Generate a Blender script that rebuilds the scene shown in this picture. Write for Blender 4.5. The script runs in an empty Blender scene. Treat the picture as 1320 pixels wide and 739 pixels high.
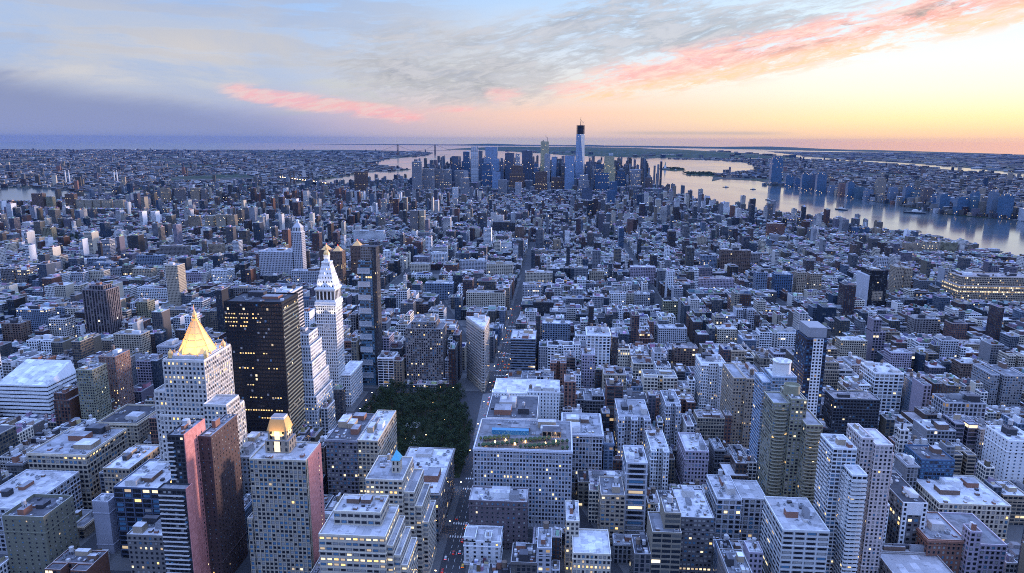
import bpy, math, random
import numpy as np
from mathutils import Vector, Matrix

R = math.radians
scene = bpy.context.scene
col = scene.collection

# ------------------------------------------------------------------ camera
# world axes: +Y runs downtown along the avenues, +X towards the Hudson, the viewer stands 320 m up at the origin
CAM_H = 320.0
PAN, PITCH, ROLL = -3.76, 11.86, 0.30
cam_data = bpy.data.cameras.new('camera')
cam = bpy.data.objects.new('camera', cam_data)
col.objects.link(cam)
cam_data.sensor_width = 36.0
cam_data.lens = 897.0 / 1320.0 * 36.0
cam_data.clip_start = 1.0
cam_data.clip_end = 200000.0
cam.location = (0.0, 0.0, CAM_H)
_p, _a = R(PITCH), R(PAN)
_fwd = Vector((math.sin(_a) * math.cos(_p), math.cos(_a) * math.cos(_p), -math.sin(_p)))
_q = _fwd.to_track_quat('-Z', 'Y').to_matrix().to_4x4()
cam.matrix_world = Matrix.Translation((0, 0, CAM_H)) @ _q @ Matrix.Rotation(R(ROLL), 4, 'Z')
scene.camera = cam

# ------------------------------------------------------------------ render / view
scene.render.engine = 'CYCLES'
cy = scene.cycles
cy.use_denoising = False
try:
    cy.denoiser = 'OPENIMAGEDENOISE'
except Exception:
    pass
cy.filter_width = 1.0
cy.max_bounces = 4
cy.diffuse_bounces = 1
cy.glossy_bounces = 2
cy.transmission_bounces = 2
cy.volume_bounces = 0
cy.transparent_max_bounces = 4
cy.caustics_reflective = False
cy.caustics_refractive = False
cy.sample_clamp_indirect = 2.0
cy.sample_clamp_direct = 8.0
vs = scene.view_settings
vs.view_transform = 'Standard'
vs.look = 'None'
vs.exposure = 1.0
vs.gamma = 1.0
vs.use_curve_mapping = False

# ------------------------------------------------------------------ sky
SUN_AZ, SUN_EL = 61.0, 1.5         # degrees right of +Y, degrees above the horizon


def lin(r, g, b):
    f = lambda c: (c / 255 / 12.92) if c <= 10 else ((c / 255 + 0.055) / 1.055) ** 2.4
    return (f(r), f(g), f(b))


class X:
    """a socket with arithmetic, so a node graph can be written as formulas"""
    nt = None

    def __init__(self, s):
        self.s = s

    @staticmethod
    def op(kind, *a, clamp=False):
        n = X.nt.nodes.new('ShaderNodeMath')
        n.operation = kind
        n.use_clamp = clamp
        for i, v in enumerate(a):
            if isinstance(v, X):
                X.nt.links.new(v.s, n.inputs[i])
            else:
                n.inputs[i].default_value = v
        return X(n.outputs[0])

    def __add__(s, o): return X.op('ADD', s, o)
    def __radd__(s, o): return X.op('ADD', o, s)
    def __sub__(s, o): return X.op('SUBTRACT', s, o)
    def __rsub__(s, o): return X.op('SUBTRACT', o, s)
    def __mul__(s, o): return X.op('MULTIPLY', s, o)
    def __rmul__(s, o): return X.op('MULTIPLY', o, s)
    def __truediv__(s, o): return X.op('DIVIDE', s, o)
    def lt(s, o): return X.op('LESS_THAN', s, o)
    def gt(s, o): return X.op('GREATER_THAN', s, o)
    def floor(s): return X.op('FLOOR', s)
    def fract(s): return X.op('FRACT', s)
    def abs(s): return X.op('ABSOLUTE', s)
    def clamp(s): return X.op('ADD', s, 0.0, clamp=True)

    def ss(s, a, b):
        """smoothstep from a to b"""
        n = X.nt.nodes.new('ShaderNodeMapRange')
        n.interpolation_type = 'SMOOTHSTEP'
        X.nt.links.new(s.s, n.inputs['Value'])
        if a > b:
            a, b, lo, hi = b, a, 1.0, 0.0
        else:
            lo, hi = 0.0, 1.0
        n.inputs['From Min'].default_value = a
        n.inputs['From Max'].default_value = b
        n.inputs['To Min'].default_value = lo
        n.inputs['To Max'].default_value = hi
        return X(n.outputs['Result'])

    def gauss(s, c, w):
        d = (s - c) * (1.0 / w)
        return X.op('POWER', 2.718281828, d * d * -1.0)


def vec(x, y, z=0.0):
    n = X.nt.nodes.new('ShaderNodeCombineXYZ')
    for i, v in enumerate((x, y, z)):
        if isinstance(v, X):
            X.nt.links.new(v.s, n.inputs[i])
        else:
            n.inputs[i].default_value = v
    return X(n.outputs[0])


def noise(v, scale=1.0, detail=5.0, rough=0.55, dist=0.0):
    n = X.nt.nodes.new('ShaderNodeTexNoise')
    X.nt.links.new(v.s, n.inputs['Vector'])
    n.inputs['Scale'].default_value = scale
    n.inputs['Detail'].default_value = detail
    n.inputs['Roughness'].default_value = rough
    n.inputs['Distortion'].default_value = dist
    return X(n.outputs['Fac'] if 'Fac' in n.outputs else n.outputs[0])


def white(v):
    n = X.nt.nodes.new('ShaderNodeTexWhiteNoise')
    n.noise_dimensions = '3D'
    X.nt.links.new(v.s, n.inputs['Vector'])
    return X(n.outputs['Value'])


def mix(f, a, b):
    n = X.nt.nodes.new('ShaderNodeMix')
    n.data_type = 'RGBA'
    n.clamp_factor = True
    if isinstance(f, X):
        X.nt.links.new(f.s, n.inputs['Factor'])
    else:
        n.inputs['Factor'].default_value = f
    for k, v in ((6, a), (7, b)):
        if isinstance(v, X):
            X.nt.links.new(v.s, n.inputs[k])
        else:
            n.inputs[k].default_value = (*v[:3], 1.0)
    return X(n.outputs[2])


def cmath(kind, a, b):
    n = X.nt.nodes.new('ShaderNodeMix')
    n.data_type = 'RGBA'
    n.blend_type = kind
    n.inputs['Factor'].default_value = 1.0
    for k, v in ((6, a), (7, b)):
        if isinstance(v, X):
            X.nt.links.new(v.s, n.inputs[k])
        else:
            v = (v, v, v) if not hasattr(v, '__len__') else v
            n.inputs[k].default_value = (*v[:3], 1.0)
    return X(n.outputs[2])


def ramp(f, stops):
    n = X.nt.nodes.new('ShaderNodeValToRGB')
    X.nt.links.new(f.s, n.inputs[0])
    cr = n.color_ramp
    while len(cr.elements) < len(stops):
        cr.elements.new(0.5)
    for e, (p, c) in zip(cr.elements, stops):
        e.position = p
        e.color = (*c[:3], 1.0)
    return X(n.outputs[0])


def sep(v):
    n = X.nt.nodes.new('ShaderNodeSeparateXYZ')
    X.nt.links.new(v.s, n.inputs[0])
    return [X(o) for o in n.outputs]


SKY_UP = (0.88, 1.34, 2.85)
world = bpy.data.worlds.new('World')
scene.world = world
world.use_nodes = True
X.nt = world.node_tree
X.nt.nodes.clear()
tc = X.nt.nodes.new('ShaderNodeTexCoord')
dx, dy, dz = sep(X(tc.outputs['Generated']))
horiz = X.op('SQRT', dx * dx + dy * dy)
A = X.op('ARCTAN2', dx, dy) * (180 / math.pi)          # azimuth, degrees right of downtown
E = X.op('ARCTAN2', dz, horiz) * (180 / math.pi)       # elevation, degrees
ef = X.op('POWER', (E * (1 / 90)).clamp(), 0.5)        # 0 at the horizon, 1 at the zenith


def er(e):
    return math.sqrt(max(e, 0) / 90)


left = ramp(ef, [(er(0), lin(150, 160, 200)), (er(1.2), lin(140, 158, 206)), (er(4), lin(158, 178, 214)),
                 (er(7), lin(158, 184, 226)), (er(11), lin(138, 180, 238)), (er(24), lin(112, 160, 236)), (1.0, lin(86, 132, 214))])
mid = ramp(ef, [(er(0), lin(206, 198, 188)), (er(0.7), lin(222, 196, 192)), (er(2.2), lin(246, 204, 186)), (er(4.2), lin(232, 226, 220)),
                (er(7), lin(205, 222, 244)), (er(11), lin(178, 210, 248)), (er(24), lin(122, 168, 236)), (1.0, lin(86, 132, 214))])
right = ramp(ef, [(er(0), lin(250, 200, 168)), (er(0.8), lin(254, 218, 174)), (er(1.7), lin(254, 236, 184)), (er(3.6), lin(250, 246, 228)),
                  (er(6), lin(236, 246, 248)), (er(10), lin(214, 234, 250)), (er(24), lin(140, 182, 238)), (1.0, lin(86, 132, 214))])
back = ramp(ef, [(er(0), lin(92, 112, 176)), (er(6), lin(84, 112, 190)), (er(24), lin(88, 132, 220)), (1.0, lin(86, 132, 214))])
base = mix(A.ss(-30, 2), left, mid)
base = mix(A.ss(-2, 27), base, right)
base = mix(A.ss(105, 150) + A.ss(-60, -110), base, back)
high = E.ss(12, 40)                                    # deep-blue sky overhead, out of view, boosted to brighten roofs and walls

tilt = E - A * 0.16                                     # streaks climb to the right
wob = noise(vec(A * 0.06, E * 0.14, 3.7), 1.0, 5, 0.6) - 0.5
n_str = noise(vec(A * 0.12 + wob * 1.2, tilt * 0.55 + wob * 1.6, 0.3), 1.0, 8, 0.62, 0.4)
n_fine = noise(vec(A * 0.30 + wob * 2.0, tilt * 1.25 + wob * 3.0, 5.1), 1.0, 8, 0.68, 0.5)
n_wisp = noise(vec(A * 0.62 + wob * 2.0, tilt * 3.1 + wob * 4.0, 2.2), 1.0, 6, 0.66, 0.3)
n_soft = noise(vec(A * 0.085, E * 0.24, 9.3), 1.0, 7, 0.60, 0.5)
n_flat = noise(vec(A * 0.10 + wob, E * 0.85 + wob * 1.5, 7.7), 1.0, 7, 0.64, 0.3)

sky = base
# pale veil of high cloud on the left
veil = n_soft.ss(0.30, 0.56) * A.ss(6, -12) * E.ss(1.5, 4.5) * E.ss(12, 6.8)
sky = mix(veil * 0.8, sky, mix(n_flat.ss(0.42, 0.6), lin(184, 190, 206), lin(206, 204, 206)))
warm = A.gauss(-27.5, 4.5) * E.gauss(6.2, 1.1) * n_flat.ss(0.36, 0.62)
sky = mix(warm * 0.8, sky, lin(222, 214, 208))
# faint green-grey stratus above the bay
strat = n_flat.ss(0.46, 0.62) * A.gauss(-15, 10) * E.gauss(3.0, 2.0)
sky = mix(n_flat.ss(0.44, 0.58) * A.ss(-4, -14) * E.ss(4.0, 6.0) * 0.45, sky, lin(168, 172, 190))
sky = mix(strat * 0.65, sky, lin(176, 188, 192))
# low slate bank lying along the horizon on the far left
edge = E - (A + 40) * -0.155 - 4.3 - (n_flat - 0.5) * 1.9
bank = (edge + (n_str - 0.5) * 2.2).ss(0.9, -1.4) * A.ss(-9, -25)
sky = mix(bank * 0.74, sky, mix(E.ss(0.0, 4.2), lin(132, 148, 190), lin(98, 118, 172)))
# grey cloud masses in the middle
gm = A.gauss(-10.5, 7.5) * E.gauss(5.6, 2.9) + A.gauss(4.0, 8.5) * tilt.gauss(7.6, 2.8) + A.gauss(15, 9) * tilt.gauss(6.2, 1.2) * 0.7 + A.gauss(-3, 3) * E.gauss(4.2, 1.2) * 0.8
gn = n_str * 0.34 + n_fine * 0.40 + n_wisp * 0.26
gmask = (gn + gm.clamp() * 0.10).ss(0.50, 0.62) * gm.clamp().ss(0.06, 0.55)
sky = mix(gmask * 0.80, sky, mix(n_fine.ss(0.36, 0.64), mix(n_wisp.ss(0.4, 0.62), lin(130, 138, 160), lin(160, 164, 174)), lin(194, 194, 204)))
# the long pink band running up to the right
wide = tilt - (A.ss(6, 32)) * 0.35
band = wide.gauss(3.75, 1.65) * A.ss(-7, 9) * E.ss(2.2, 3.4)
pn = n_str * 0.25 + n_fine * 0.40 + n_wisp * 0.35
pm = (pn + band * 0.10).ss(0.49, 0.60) * band.ss(0.10, 0.62)
pinkc = mix(wide.ss(3.0, 4.0), lin(255, 204, 160), mix(A.ss(6, 28), lin(248, 178, 178), lin(255, 150, 136)))
sky = mix(pm * 0.92, sky, mix(n_wisp.ss(0.40, 0.66), pinkc, lin(250, 214, 204)))
dk = wide.gauss(4.2, 0.5) * A.ss(4, 18) * n_fine.ss(0.47, 0.60)
sky = mix(dk * 0.9, sky, mix(n_wisp.ss(0.4, 0.6), lin(150, 146, 150), lin(196, 178, 176)))
# pink patches low in the middle left
pl = E - (A + 25.5) * -0.125 - 3.85
pk = pl.gauss(-0.35, 0.7) * A.ss(-27.5, -23.5) * A.ss(-8, -13) + A.gauss(-4.6, 1.8) * E.gauss(3.4, 0.7) * 0.9 + A.gauss(-8.5, 2.2) * E.gauss(2.4, 0.4) * 0.7 + A.gauss(0.5, 2.5) * E.gauss(4.0, 0.5) * 0.8
pkn = n_flat * 0.45 + n_fine * 0.30 + n_wisp * 0.25
pkm = (pkn + pk.clamp() * 0.16).ss(0.50, 0.66) * pk.clamp().ss(0.08, 0.6)
sky = mix(pkm * 0.68, sky, mix(n_wisp.ss(0.42, 0.6), lin(250, 176, 182), lin(240, 200, 198)))
# thin grey line just over the western horizon
sl = E.gauss(0.62, 0.14) * A.ss(1, 8) * A.ss(19, 14)
sky = mix(sl * 0.75, sky, lin(190, 182, 178))
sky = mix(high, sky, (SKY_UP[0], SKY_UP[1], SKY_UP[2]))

nishita = X.nt.nodes.new('ShaderNodeTexSky')
nishita.sky_type = 'NISHITA'
nishita.sun_disc = False
nishita.sun_elevation = R(SUN_EL)
nishita.sun_rotation = R(SUN_AZ)
nishita.altitude = 320
bg1 = X.nt.nodes.new('ShaderNodeBackground')
bg1.inputs['Strength'].default_value = 0.02
X.nt.links.new(nishita.outputs[0], bg1.inputs['Color'])
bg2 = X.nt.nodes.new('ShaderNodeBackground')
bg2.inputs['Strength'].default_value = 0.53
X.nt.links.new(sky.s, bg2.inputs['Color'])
addn = X.nt.nodes.new('ShaderNodeAddShader')
X.nt.links.new(bg1.outputs[0], addn.inputs[0])
X.nt.links.new(bg2.outputs[0], addn.inputs[1])
wout = X.nt.nodes.new('ShaderNodeOutputWorld')
X.nt.links.new(addn.outputs[0], wout.inputs['Surface'])
world.cycles.sampling_method = 'MANUAL'
world.cycles.sample_map_resolution = 512

# ------------------------------------------------------------------ sun (just on the horizon, veiled)
sun_data = bpy.data.lights.new('sun', 'SUN')
sun_data.energy = 2.6
sun_data.angle = R(6.0)
sun_data.color = (1.0, 0.76, 0.66)
sun = bpy.data.objects.new('sun', sun_data)
col.objects.link(sun)
_s = Vector((math.sin(R(SUN_AZ)) * math.cos(R(2.5)), math.cos(R(SUN_AZ)) * math.cos(R(2.5)), math.sin(R(2.5))))
sun.rotation_euler = _s.to_track_quat('Z', 'Y').to_euler()
sun.location = _s * 3000

# ------------------------------------------------------------------ helpers: meshes and tagging
rnd = random.Random(7)


class MB:
    """collects faces of one mesh: positions, material slot, uv and two colour attributes per face"""

    def __init__(self):
        self.v, self.f, self.m, self.uv, self.wc, self.wp = [], [], [], [], [], []

    def face(self, pts, mat=0, uv=None, wc=(.4, .4, .4, 0), wp=(0, 0, 0, 0)):
        i = len(self.v)
        self.v.extend(pts)
        self.f.append(tuple(range(i, i + len(pts))))
        self.m.append(mat)
        self.uv.extend(uv if uv else [(p[0], p[1]) for p in pts])
        self.wc.append(wc)
        self.wp.append(wp)

    def wall(self, a, b, z0, z1, bay=3.0, flr=3.6, mat=0, wc=(.4, .4, .4, 0), wp=(0, 0, 0, 0)):
        """upright quad from plan point a to b, outside on the right-hand side of a->b"""
        L = math.hypot(b[0] - a[0], b[1] - a[1])
        n = max(1, round(L / bay))
        m = max(1, round((z1 - z0) / flr)) if z1 - z0 > 1.5 else 0.01
        self.face([(a[0], a[1], z0), (b[0], b[1], z0), (b[0], b[1], z1), (a[0], a[1], z1)], mat,
                  [(0, 0), (n, 0), (n, m), (0, m)], wc, wp)

    def box(self, x0, x1, y0, y1, z0, z1, mat=0, top=None, bay=3.0, flr=3.6, wc=(.4, .4, .4, 0), wp=(0, 0, 0, 0), tc_=None, bottom=False):
        p = [(x0, y0), (x1, y0), (x1, y1), (x0, y1)]
        for i in range(4):
            self.wall(p[i], p[(i + 1) % 4], z0, z1, bay, flr, mat, wc, wp)
        self.face([(x0, y0, z1), (x1, y0, z1), (x1, y1, z1), (x0, y1, z1)], mat if top is None else top, None, tc_ or wc, (0, 0, 0, 0))
        if bottom:
            self.face([(x0, y1, z0), (x1, y1, z0), (x1, y0, z0), (x0, y0, z0)], mat, None, wc, (0, 0, 0, 0))

    def prism(self, pts, z0, z1, mat=0, top=None, bay=3.0, flr=3.6, wc=(.4, .4, .4, 0), wp=(0, 0, 0, 0), tc_=None):
        n = len(pts)
        for i in range(n):
            self.wall(pts[i], pts[(i + 1) % n], z0, z1, bay, flr, mat, wc, wp)
        self.face([(x, y, z1) for x, y in pts], mat if top is None else top, None, tc_ or wc, (0, 0, 0, 0))

    def frustum(self, x0, x1, y0, y1, z0, X0, X1, Y0, Y1, z1, mat=0, bay=3.0, flr=3.6, wc=(.4, .4, .4, 0), wp=(0, 0, 0, 0), top=None):
        a = [(x0, y0, z0), (x1, y0, z0), (x1, y1, z0), (x0, y1, z0)]
        b = [(X0, Y0, z1), (X1, Y0, z1), (X1, Y1, z1), (X0, Y1, z1)]
        for i in range(4):
            j = (i + 1) % 4
            L = math.dist(a[i], a[j])
            n, m = max(1, round(L / bay)), max(1, round((z1 - z0) / flr))
            self.face([a[i], a[j], b[j], b[i]], mat, [(0, 0), (n, 0), (n, m), (0, m)], wc, wp)
        self.face(b, mat if top is None else top, None, wc, (0, 0, 0, 0))

    def lathe(self, cx, cy_, prof, n=12, mat=0, wc=(.4, .4, .4, 0)):
        """prof: list of (radius, z) from bottom to top"""
        for (r0, z0), (r1, z1) in zip(prof, prof[1:]):
            for k in range(n):
                a0, a1 = 2 * math.pi * k / n, 2 * math.pi * (k + 1) / n
                q = [(cx + r0 * math.cos(a0), cy_ + r0 * math.sin(a0), z0), (cx + r0 * math.cos(a1), cy_ + r0 * math.sin(a1), z0),
                     (cx + r1 * math.cos(a1), cy_ + r1 * math.sin(a1), z1), (cx + r1 * math.cos(a0), cy_ + r1 * math.sin(a0), z1)]
                if r1 < 1e-6:
                    q = q[:3]
                elif r0 < 1e-6:
                    q = [q[0], q[2], q[3]]
                self.face(q, mat, None, wc)

    def bar(self, a, b, w, mat=0, wc=(.4, .4, .4, 0)):
        """a square bar between two points"""
        a, b = Vector(a), Vector(b)
        d = (b - a).normalized()
        s = d.cross(Vector((0, 0, 1)))
        s = Vector((1, 0, 0)) if s.length < 1e-4 else s.normalized()
        t = d.cross(s).normalized()
        s, t = s * w / 2, t * w / 2
        c = [s + t, -s + t, -s - t, s - t]
        for i in range(4):
            j = (i + 1) % 4
            self.face([tuple(a + c[i]), tuple(b + c[i]), tuple(b + c[j]), tuple(a + c[j])], mat, None, wc)
        self.face([tuple(b + k) for k in reversed(c)], mat, None, wc)
        self.face([tuple(a + k) for k in c], mat, None, wc)

    def mesh(self, name, mats):
        me = bpy.data.meshes.new(name)
        nv, nf = len(self.v), len(self.f)
        me.vertices.add(nv)
        me.vertices.foreach_set('co', np.array(self.v, dtype=np.float32).ravel())
        sizes = np.array([len(f) for f in self.f], dtype=np.int32)
        me.loops.add(nv)
        me.loops.foreach_set('vertex_index', np.arange(nv, dtype=np.int32))
        me.polygons.add(nf)
        me.polygons.foreach_set('loop_start', np.concatenate(([0], np.cumsum(sizes)[:-1])).astype(np.int32))
        me.polygons.foreach_set('material_index', np.array(self.m, dtype=np.int32))
        me.update(calc_edges=True)
        uvl = me.uv_layers.new(name='uv')
        uvl.data.foreach_set('uv', np.array(self.uv, dtype=np.float32).ravel())
        for nm, dat in (('wc', self.wc), ('wp', self.wp)):
            at = me.attributes.new(nm, 'FLOAT_COLOR', 'FACE')
            at.data.foreach_set('color', np.array(dat, dtype=np.float32).ravel())
        for m in mats:
            me.materials.append(m)
        return me


def link(name, me, parent=None, loc=(0, 0, 0)):
    o = bpy.data.objects.new(name, me)
    col.objects.link(o)
    o.location = loc
    if parent is not None:
        o.parent = parent
    return o


def obj(name, mb, mats, parent=None, loc=(0, 0, 0)):
    return link(name, mb.mesh(name, mats if isinstance(mats, (list, tuple)) else [mats]), parent, loc)


def tag(o, label=None, cat=None, group=None, kind=None):
    if label:
        o['label'] = label
    if cat:
        o['category'] = cat
    if group:
        o['group'] = group
    if kind:
        o['kind'] = kind
    return o


def empty(name, loc, label=None, cat=None, group=None):
    o = bpy.data.objects.new(name, None)
    col.objects.link(o)
    o.location = loc
    return tag(o, label, cat, group)


def clone(o, parent=None):
    c = o.copy()
    col.objects.link(c)
    if parent is not None:
        c.parent = parent
    for ch in list(o.children):
        clone(ch, c)
    return c


# ------------------------------------------------------------------ materials
def new_mat(name):
    m = bpy.data.materials.new(name)
    m.use_nodes = True
    X.nt = m.node_tree
    b = X.nt.nodes['Principled BSDF']
    return m, b


def setin(b, key, v):
    if isinstance(v, X):
        X.nt.links.new(v.s, b.inputs[key])
    elif hasattr(v, '__len__') and len(v) == 3:
        b.inputs[key].default_value = (*v, 1.0)
    else:
        b.inputs[key].default_value = v


def attr(name):
    n = X.nt.nodes.new('ShaderNodeAttribute')
    n.attribute_name = name
    return X(n.outputs['Color']), X(n.outputs['Alpha'])


def geo_pos():
    n = X.nt.nodes.new('ShaderNodeNewGeometry')
    return X(n.outputs['Position'])


def simple(name, color, rough=0.7, metal=0.0, var=0.2, scale=0.15, emit=None, estr=0.0):
    m, b = new_mat(name)
    c = color
    if var:
        p = geo_pos()
        n1 = noise(p, scale, 4, 0.6)
        n2 = noise(p, scale * 9, 3, 0.6)
        k = 1 - var + (n1 * 0.6 + n2 * 0.4) * (2 * var)
        c = cmath('MULTIPLY', color, X.__new__(X)) if False else scale_col(color, k)
    setin(b, 'Base Color', c)
    setin(b, 'Roughness', rough)
    setin(b, 'Metallic', metal)
    if emit:
        setin(b, 'Emission Color', emit)
        setin(b, 'Emission Strength', estr)
        m.cycles.emission_sampling = 'NONE'
    return m


def scale_col(c, k):
    n = X.nt.nodes.new('ShaderNodeVectorMath')
    n.operation = 'SCALE'
    if isinstance(c, X):
        X.nt.links.new(c.s, n.inputs[0])
    else:
        n.inputs[0].default_value = c[:3]
    if isinstance(k, X):
        X.nt.links.new(k.s, n.inputs['Scale'])
    else:
        n.inputs['Scale'].default_value = k
    return X(n.outputs[0])


def make_facade():
    """masonry walls with rows of windows; bay and floor counts come from the uv, colours and window sizes from face attributes"""
    m, b = new_mat('facade')
    wc, lit = attr('wc')
    wp, sty = attr('wp')
    hw, hh, seed = sep(wp)
    uvn = X.nt.nodes.new('ShaderNodeUVMap')
    u, v, _ = sep(X(uvn.outputs[0]))
    fx, fy = (u.fract() - 0.5).abs(), (v.fract() - 0.54).abs()
    win = fx.lt(hw) * fy.lt(hh)
    cu, cv = u.floor(), v.floor()
    r1 = white(vec(cu, cv, seed * 91.7))
    r2 = white(vec(cu + 37.0, cv, seed * 53.1))
    rf = white(vec(cv, seed * 77.0, 3.0))
    prob = lit * (0.18 + rf.gt(0.90) * 5.0)
    on = win * r1.lt(prob)
    p = geo_pos()
    k = 0.80 + noise(p, 0.07, 4, 0.6) * 0.26 + noise(p, 0.6, 3, 0.6) * 0.16
    gx, gy, gz = sep(p)
    k = k * (0.80 + noise(vec(gx * 0.55, gy * 0.55, gz * 0.035), 1.0, 4, 0.65) * 0.42)
    sill = (v.fract() - (0.54 - hh - 0.035)).abs().lt(0.035) * fx.lt(hw + 0.04)
    k = k * (1.0 + v.fract().lt(0.06) * 0.10) * (1.0 + sill * 0.22)
    wallc = scale_col(wc, k)
    glass = mix(r2.ss(0.66, 1.0), mix(sty, (0.010, 0.012, 0.016), (0.04, 0.08, 0.13)), (0.12, 0.12, 0.11))
    setin(b, 'Base Color', mix(win, wallc, glass))
    setin(b, 'Roughness', 0.85 - win * 0.67)
    setin(b, 'Specular IOR Level', 0.25 + win * 0.35)
    warm = mix(r2, (1.0, 0.60, 0.22), (1.0, 0.86, 0.58))
    setin(b, 'Emission Color', warm)
    setin(b, 'Emission Strength', on * (0.12 + r2 * r2 * 1.0))
    m.cycles.emission_sampling = 'NONE'
    return m


def make_roof():
    m, b = new_mat('roof_deck')
    wc, al = attr('wc')
    p = geo_pos()
    k = 0.52 + noise(p, 0.07, 4, 0.6) * 0.55 + noise(p, 0.55, 3, 0.6) * 0.35
    stain = noise(p, 0.16, 4, 0.6).ss(0.56, 0.60)
    gx, gy, _ = sep(p)
    sheet = white(vec((gx * 0.19).floor(), (gy * 0.14 + (gx * 0.19).floor() * 0.37).floor(), 2.0))
    seam = (gx * 0.19).fract().lt(0.05)
    k = k * (0.74 + sheet * sheet * 0.42) * (1.0 - seam * 0.18)
    setin(b, 'Base Color', scale_col(wc, k * (1.0 - stain * 0.30)))
    setin(b, 'Roughness', 0.8)
    setin(b, 'Specular IOR Level', 0.25)
    return m


FACADE = make_facade()
ROOF = make_roof()

# ------------------------------------------------------------------ water, land, horizon
def make_water():
    m, b = new_mat('water')
    p = geo_pos()
    px_, py_, _ = sep(p)
    n1 = noise(vec(px_ * 0.012, py_ * 0.004, 0.0), 1.0, 4, 0.6, 0.6)
    n2 = noise(vec(px_ * 0.0011, py_ * 0.0007, 4.0), 1.0, 4, 0.6, 1.2)
    setin(b, 'Base Color', (0.05, 0.07, 0.08))
    setin(b, 'Roughness', 0.10 + n2.ss(0.4, 0.7) * 0.07)
    setin(b, 'IOR', 2.5)
    bp = X.nt.nodes.new('ShaderNodeBump')
    bp.inputs['Strength'].default_value = 0.012
    bp.inputs['Distance'].default_value = 1.0
    X.nt.links.new(n1.s, bp.inputs['Height'])
    X.nt.links.new(bp.outputs[0], b.inputs['Normal'])
    return m


def make_land(name, c1, c2, c3, s):
    m, b = new_mat(name)
    p = geo_pos()
    a = noise(p, s, 6, 0.62)
    d = noise(p, s * 7, 4, 0.7)
    c = mix(a.ss(0.42, 0.6), c1, c2)
    c = mix(d.ss(0.58, 0.66), c, c3)
    setin(b, 'Base Color', c)
    setin(b, 'Roughness', 0.95)
    setin(b, 'Specular IOR Level', 0.1)
    return m


WATER = make_water()
LAND = make_land('far_land', (0.03, 0.045, 0.025), (0.07, 0.065, 0.06), (0.22, 0.21, 0.20), 0.0016)
WOODED = make_land('wooded_hills', (0.03, 0.05, 0.025), (0.05, 0.06, 0.035), (0.16, 0.15, 0.14), 0.0012)
ASPHALT = simple('asphalt', (0.035, 0.036, 0.04), 0.85, 0, 0.3, 0.03)
PAVING = simple('paving', (0.10, 0.098, 0.096), 0.85, 0, 0.25, 0.08)
PAINT = simple('road_paint', (0.7, 0.7, 0.66), 0.7, 0, 0.2, 0.3)


def slab(name, pts, z0, z1, mat, kind='structure'):
    mb = MB()
    mb.prism(pts if area(pts) > 0 else pts[::-1], z0, z1)
    return tag(obj(name, mb, mat), kind=kind)


def area(p):
    return sum(p[i][0] * p[(i + 1) % len(p)][1] - p[(i + 1) % len(p)][0] * p[i][1] for i in range(len(p))) / 2


def horizon_r(az):
    """distance to which the land and sea can be seen: less in the murk over the western lowlands"""
    t = min(1, max(0, (az - 6) / 26))
    return 62000 - 41000 * t ** 0.55


mb = MB()
ring = []
for k in range(-70, 71, 2):
    r = horizon_r(k)
    ring.append((max(-46000, min(16000, r * math.sin(R(k)))), r * math.cos(R(k)), 0.0))
mb.face([(3000, -3000, 0.0)] + [p for p in reversed(ring)] + [(-3000, -3000, 0.0)], 0)
tag(obj('water', mb, WATER), kind='structure')

MANHATTAN = [(1500, -900), (1480, 600), (1330, 1300), (1255, 1880), (1247, 2077), (1246, 2258), (1232, 2473), (1152, 2588), (1095, 2672), (1074, 2742), (1060, 2926), (967, 3060),
             (901, 3115), (787, 3270), (766, 3537), (706, 3797), (700, 4052), (674, 4342), (640, 4908), (560, 5380), (330, 5700), (20, 5760), (-420, 5560),
             (-860, 5300), (-1117, 5200), (-1359, 4948), (-1498, 4756), (-1816, 4330), (-2272, 3885), (-2478, 3638), (-2663, 3418), (-2785, 3311),
             (-2700, 2500), (-2150, 1500), (-1500, 700), (-1400, -900)]
BROOKLYN = [(-9000, 2600), (-4300, 4500), (-3652, 4362), (-3360, 4328), (-2870, 4040), (-2759, 4190), (-2551, 4420), (-1996, 4800), (-1960, 5242), (-1905, 6062), (-1952, 6979), (-1728, 7202), (-1612, 7618),
            (-2074, 8450), (-2569, 9509), (-2915, 11898), (-2744, 13724), (-2922, 16052), (-3300, 18200), (-4300, 20400), (-6818, 22000), (-9987, 20800), (-13342, 19100), (-15350, 18200), (-30000, 15000), (-30000, 2600)]
JERSEY = [(2600, 1200), (2250, 2300), (1930, 3063), (1810, 3210), (1745, 3300), (1770, 3540), (1745, 3836), (1731, 4079), (1711, 4419), (1714, 4826), (1688, 5312), (1538, 5381),
          (1656, 5700), (1655, 6022), (1412, 6224), (1252, 5860), (1497, 6934), (1989, 7706), (2300, 8300), (2580, 9400), (2860, 11123), (2792, 12398), (2400, 12700), (2000, 13150), (2200, 13700), (3400, 13600), (4600, 13300),
          (4922, 12696), (4949, 10870), (4665, 8506), (4308, 6829), (4400, 4500), (4800, 1200)]
FAR_JERSEY = [(5248, 13542), (5535, 12166), (5324, 9718), (4963, 7879), (5200, 5000), (6000, 1200), (12900, 1200), (12900, 20300), (11000, 23500), (7000, 24500), (5600, 16500)]
ISLE = [(-3868, 24070), (-2728, 23600), (-1663, 21398), (-642, 19007), (406, 15422), (1252, 14570), (1972, 14114), (3200, 14300), (4800, 14400), (5300, 16500), (5000, 24000), (1500, 28000), (-4000, 28000)]
slab('manhattan_ground', MANHATTAN, -3, 1.0, ASPHALT)
slab('brooklyn_land', BROOKLYN, -3, 2.0, LAND)
slab('jersey_land', JERSEY, -3, 2.0, LAND)
slab('lowland', FAR_JERSEY, -3, 2.0, LAND)


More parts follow.
